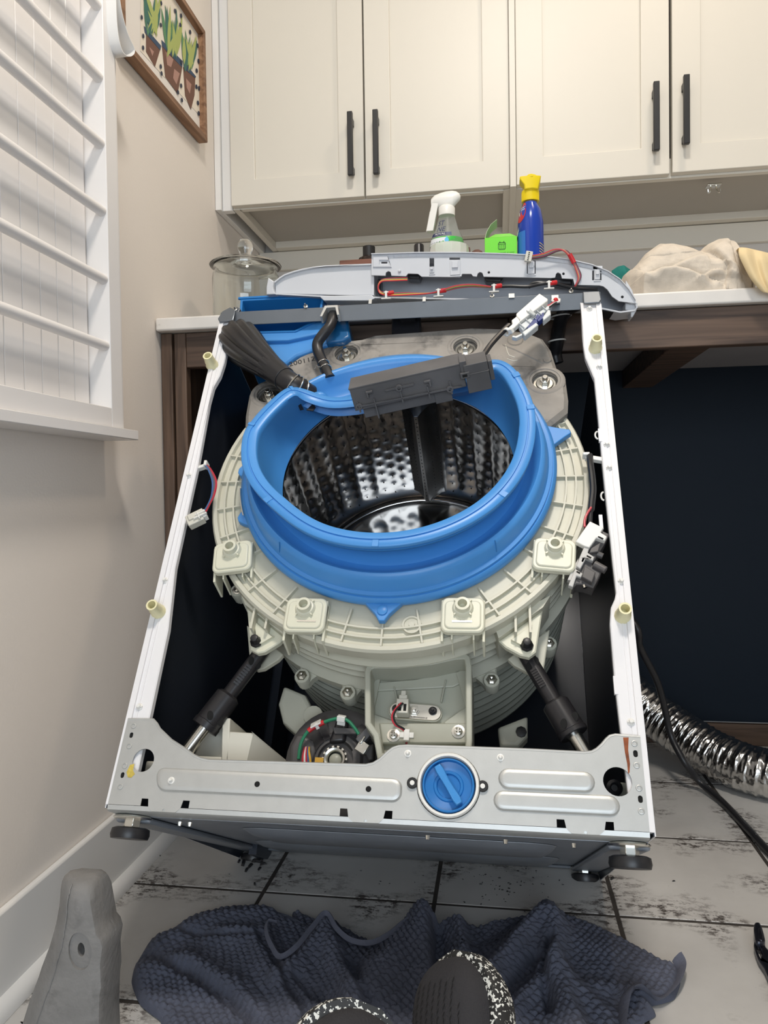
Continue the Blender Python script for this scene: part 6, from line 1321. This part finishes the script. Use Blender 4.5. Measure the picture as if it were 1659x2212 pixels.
# ------------------------------------------------------------------ concrete weight at the lower left
Yw = .86; c = onY(160, 2100, Yw)
cwt = thing('concrete_weight', 'grey concrete counterweight with a bolt hole, standing on the floor at the lower left corner', 'counterweight', T((c.x, Yw, 0)))
rows = [(2417, -40, 15, 220), (2300, 5, 52, 217), (2212, 30, 80, 214), (2150, 52, 102, 216), (2130, 58, 110, 219), (2080, 76, 124, 217), (2045, 86, 133, 222), (2028, 90, 136, 217), (2018, 92, 138, 208), (1990, 97, 143, 203), (1950, 100, 146, 196), (1932, 103, 146, 192), (1921, 108, 146, 188), (1915, 118, 148, 178)]
secs = []
for i, (y, xl_, xc_, xr_) in enumerate(rows):
    z = max(.0005, onY(150, y, Yw).z); a, m_, r_ = (onY(x, y, Yw).x for x in (xl_, xc_, xr_)); k = (0, .004, .010, .017)[max(0, i-len(rows)+4)]
    w_ = r_-a; e1 = min(.010, .22*w_); e2 = min(.014, .25*w_)
    secs.append([(a+.001, Yw+.030, z), (a*.5+m_*.5, Yw+.0145+k*.6, z), (m_, Yw+.002+k, z), (m_*.6+r_*.4, Yw+k, z), (r_-e1, Yw+k, z), (r_-e1*.25, Yw+.003+k, z), (r_, Yw+.010+k, z), (r_-e1*.25, Yw+.055-k, z), (r_-e1, Yw+.062-k, z), (a+e2, Yw+.062-k, z), (a+.001, Yw+.050-k*.6, z)])
b = MB(); b.loft(secs); ob = b.build('weight_body', M_['concl'], cwt, ang=50)
q = onY(172, 2055, Yw)
cA = MB(T((q.x, Yw, q.z)) @ RX(PI/2) @ Matrix.Diagonal((.66, 1, 1, 1))).lathe([(.0235, -.0035), (.0255, .02)], 36)
cB = MB(T((q.x, Yw, q.z)) @ RX(PI/2) @ Matrix.Diagonal((.55, 1, 1, 1))).lathe([(.0088, -.045), (.0088, .02)], 24)
bpy.context.view_layer.update(); cut(ob, [cA, cB])
b = MB(); P = smooth_path([(s_[2][0]-.001, s_[2][1]-.0002, s_[2][2]) for s_ in secs[:-1]], 5); b.tube([p+V((random.uniform(-.0007, .0007), 0, 0)) for p in P], .0011, 5); b.build('mould_seam', M_['concl'], cwt)
# ------------------------------------------------------------------ shoes of the person sitting in front
def speckle():
    m = bpy.data.materials.new('speckled_foam'); m.use_nodes = True; nt = m.node_tree; N = nt.nodes; Lk = nt.links; b = N['Principled BSDF']
    tc = N.new('ShaderNodeTexCoord'); n = N.new('ShaderNodeTexNoise'); n.inputs['Scale'].default_value = 260; n.inputs['Detail'].default_value = 3; Lk.new(tc.outputs['Object'], n.inputs['Vector'])
    r = N.new('ShaderNodeValToRGB'); r.color_ramp.interpolation = 'CONSTANT'; r.color_ramp.elements[0].color = (.018, .018, .018, 1); r.color_ramp.elements[1].position = .56; r.color_ramp.elements[1].color = (.75, .75, .70, 1)
    Lk.new(n.outputs['Fac'], r.inputs['Fac']); Lk.new(r.outputs['Color'], b.inputs['Base Color']); b.inputs['Roughness'].default_value = .6; return m
spm = speckle(); knit = mat('charcoal_knit', (.022, .021, .024), .85, bump=.5, bscale=500)
def shoe(label, toe, d, roll, mirror=1):
    d = V(d).normalized(); up = V((0, -d.z, d.y)).normalized(); side = d.cross(up).normalized()     # side = towards +x
    up2 = (up*math.cos(roll)-side*math.sin(roll)).normalized(); side2 = (side*math.cos(roll)+up*math.sin(roll)).normalized()
    Ln = .285; heel = V(toe)-d*Ln
    M = Matrix(((side2.x, d.x, up2.x, heel.x), (side2.y, d.y, up2.y, heel.y), (side2.z, d.z, up2.z, heel.z), (0, 0, 0, 1)))
    s = thing('shoe', label, 'shoe', M, None)
    def width(t): return (.030+.024*sstep(t/.72))*math.sqrt(max(0, 1-max(0, (t-.80)/.20)**2.2))*math.sqrt(max(.0, 1-max(0, (.12-t)/.12)**2))+.0008
    def cen(t): return mirror*.006*math.sin(PI*t)
    ts = [k/44 for k in range(45)]
    b = MB(M); L = []
    for t in ts:
        w_ = width(t)*1.02; zt_ = .016+.030*(1-sstep(t/.3))*.3+.006*sstep((t-.8)/.2); zb_ = -.018+.016*sstep((t-.78)/.22)
        L.append([(cen(t)+mirror*.007+w_*x, t*Ln, z) for x, z in ((-1, zt_-.004), (-1.02, (zt_+zb_)/2), (-.94, zb_+.004), (-.8, zb_), (.8, zb_), (.94, zb_+.004), (1.02, (zt_+zb_)/2), (1, zt_-.004), (.96, zt_), (-.96, zt_))])
    b.loft(L); b.build('midsole', spm, s, ang=60)
    b = MB(M); L = []
    for t in ts:
        w_ = width(t)*.97; hgt = (.034+.045*sstep((.62-t)/.35))*math.sqrt(max(0.0, 1-max(0, (t-.72)/.275)**2.4))+.002
        L.append([(cen(t)+w_*math.copysign(abs(math.cos(a))**.62, math.cos(a)), t*Ln*.985+.001, .012+hgt*abs(math.sin(a))**.75) for a in [PI*k/16 for k in range(17)]])
    b.loft(L, close=False, cap=False); b.build('upper', knit, s, ang=80)
    b = MB(M); c = MB()
    for i in range(-4, 5):
        for j in range(13):
            t = .60+.024*j+(.012 if i % 2 else 0)
            if t > .885 or (abs(i) == 4 and t > .80): continue
            w_ = width(t)*.97; hgt = (.034+.045*sstep((.62-t)/.35))*math.sqrt(max(0.0, 1-max(0, (t-.72)/.275)**2.4))+.002
            x = i*.0092; ca = min(.98, abs(x)/w_)**(1/.62); sa = math.sqrt(max(0, 1-ca*ca))**.75
            z = .012+hgt*sa+.0006
            b.add([(cen(t)+x+.0007*math.cos(q_), t*Ln+.0034*math.sin(q_), z-.0004*math.sin(q_)*4*(t > .75)) for q_ in [PI*e/4 for e in range(8)]], [tuple(range(8))])
    o = b.build('vent_slits', M_['hole'], s, fix=False); o['kind'] = 'stuff'
    b = MB(M); b.lathe([(.026, .060), (.028, .070), (.026, .074), (.022, .070), (.021, .058)], 28, T((cen(.2), .085, 0)) @ Matrix.Diagonal((.85, 1.6, 1, 1)), wob='open'); b.build('collar', knit, s)
    return s
p = onY(1003, 2062, .845); shoe('black perforated shoe with a speckled midsole, toe up over the towel near the bottom centre', p, (-.02, .70, .71), math.radians(46))
p = onY(832, 2190, .70); shoe('black speckled shoe whose toe just shows at the bottom edge, left of the perforated one', p, (.45, .60, .66), math.radians(-16), -1)
# ------------------------------------------------------------------ tool at the right edge
def fz(pts, z): return [(onZ(x, y, z).x, onZ(x, y, z).y) for x, y in pts]
FL = Matrix(((1, 0, 0, 0), (0, 0, 1, 0), (0, -1, 0, 0), (0, 0, 0, 1)))    # local (x, z) lie on the floor, -y... height
pz = onZ(1650, 2040, 0); tl = thing('pliers', 'dark steel pliers lying on the tiles at the right edge', 'pliers', T((pz.x, pz.y, 0)))
dks = mat('dark_tool_steel', (.06, .065, .085), .30, .9)
def flat(pts, z0, z1, holes=(), **k):
    m = MB(Matrix(((1, 0, 0, 0), (0, 0, 1, 0), (0, 1, 0, 0), (0, 0, 0, 1)))); m.plate(fz(pts, z1), [fz(h, z1) for h in holes], z0, z1, cham=0); return m
m = flat([(1629, 2033), (1628, 2040), (1632, 2055), (1638, 2071), (1651, 2090), (1662, 2115), (1690, 2180), (1730, 2180), (1690, 2090), (1662, 2053), (1654, 2044), (1651, 2032), (1640, 2028)], .003, .013, [[(1633, 2039), (1640, 2040), (1646, 2061), (1643, 2068), (1635, 2052)]]); m.build('plier_handle', dks, tl, bevel=.002)
m = flat([(1628, 1996), (1631, 1991), (1641, 1991), (1646, 2000), (1650, 2014), (1653, 2028), (1651, 2034), (1640, 2036), (1632, 2033), (1630, 2018), (1628, 2008)], .008, .020); m.build('plier_jaw', dks, tl, bevel=.003)
m = flat([(1638, 2003), (1643, 2004), (1648, 2022), (1646, 2032), (1638, 2028)], .018, .0215); m.build('jaw_rib', dks, tl, bevel=.0015)
# ------------------------------------------------------------------ duct and cord on the right
def fc(x, y, Y): p = onY(x, y, Y); return (p.x, p.y, max(.0585, p.z))
path = smooth_path([(.06, 2.135, .47), (.14, 2.10, .36), (.25, 2.075, .25), fc(1400, 1533, 2.02), fc(1466, 1580, 1.97), fc(1550, 1632, 1.90), fc(1640, 1668, 1.83), (.74, 1.745, .0585), (.92, 1.65, .0585), (1.15, 1.56, .0585)], 40)
def rough_tube(pts, r0, pitch, m_, name):
    P = [V(p) for p in pts]; N = len(P); L = []; s = 0; u = V((0, 0, 1)); rn = random.Random(2)
    for i, p in enumerate(P):
        if i: s += (p-P[i-1]).length
        t = (P[min(i+1, N-1)]-P[max(i-1, 0)]).normalized(); u = (u-t*u.dot(t)).normalized(); w_ = t.cross(u); row = []
        for k in range(56):
            a = 2*PI*k/56; ph = (s/pitch+a/(2*PI)) % 1; rr = r0*(1-.05*abs(math.sin(PI*ph))**.5)+.0026*noise.noise(V((math.cos(a)*6, math.sin(a)*6, s*110)))+.0022*noise.noise(V((math.cos(a)*15, math.sin(a)*15, s*240)))
            row.append(tuple(p+u*rr*math.cos(a)+w_*rr*math.sin(a)))
        L.append(row)
    b = MB(); b.loft(L); return b.build(name, m_, ang=70)
foil = mat('aluminium_foil', (.66, .65, .63), .20, 1, bump=.25, bscale=110, bdist=.003)
fine = []
for i in range(len(path)-1):
    for k in range(2): fine.append(path[i].lerp(path[i+1], k/2))
tag(rough_tube(fine, .0565, .0190, foil, 'foil_duct'), 'silver foil dryer duct lying on the floor under the counter', 'duct')
cpth = smooth_path([V((.12, 2.19, .62)), V((.20, 1.98, .52)), V(onY(1366, 1340, 1.80)), V(onY(1383, 1398, 1.81)), V(onY(1418, 1468, 1.84)), V(onY(1436, 1530, 1.865)), V(onY(1450, 1590, 1.87)), V(onY(1478, 1645, 1.84)), V(onZ(1515, 1692, .022)), V(onZ(1560, 1732, .009)), V(onZ(1602, 1776, .009)), V(onZ(1659, 1838, .009)), V(onZ(1730, 1910, .009)), V(onZ(1830, 1990, .009))], 10)
b = MB(); b.tube(cpth, .0078, 12); tag(b.build('power_cord', M_['rubber']), 'thick black power cord running over the duct and across the tiles', 'cord')
# dark crumbs shed by the machine's rear foot
b = MB(); rc = random.Random(11)
def crumb(x, y, s):
    p = onZ(x, y, 0); a = rc.uniform(0, PI); M = T((p.x, p.y, .0006)) @ RZ(a)
    b.loft([[(-s, -s*.3, 0), (s, -s*.35, 0), (s*.8, s*.35, 0), (-s*.7, s*.3, 0)], [(-s*.8, -s*.2, s*.5), (s*.8, -s*.2, s*.45), (s*.5, s*.2, s*.5), (-s*.5, s*.2, s*.4)]], M=M)
for x, y, s in ((540, 1872, .008), (525, 1867, .010), (556, 1862, .011), (560, 1878, .006), (532, 1881, .007), (548, 1858, .012), (568, 1868, .007), (516, 1862, .006), (550, 1911, .005), (480, 1840, .003), (498, 1838, .003), (1322, 1899, .006), (1455, 1904, .003), (345, 1849, .003)): crumb(x, y, s)
for k in range(60): crumb(rc.gauss(1085, 60), rc.gauss(1905, 28), rc.uniform(.001, .0025))
for k in range(30): crumb(rc.uniform(380, 1200), rc.uniform(1880, 1940), rc.uniform(.0008, .002))
o = tag(b.build('rubber_crumbs', M_['rubber']), 'black rubber crumbs scattered on the tiles under the machine', 'debris', None, 'stuff')
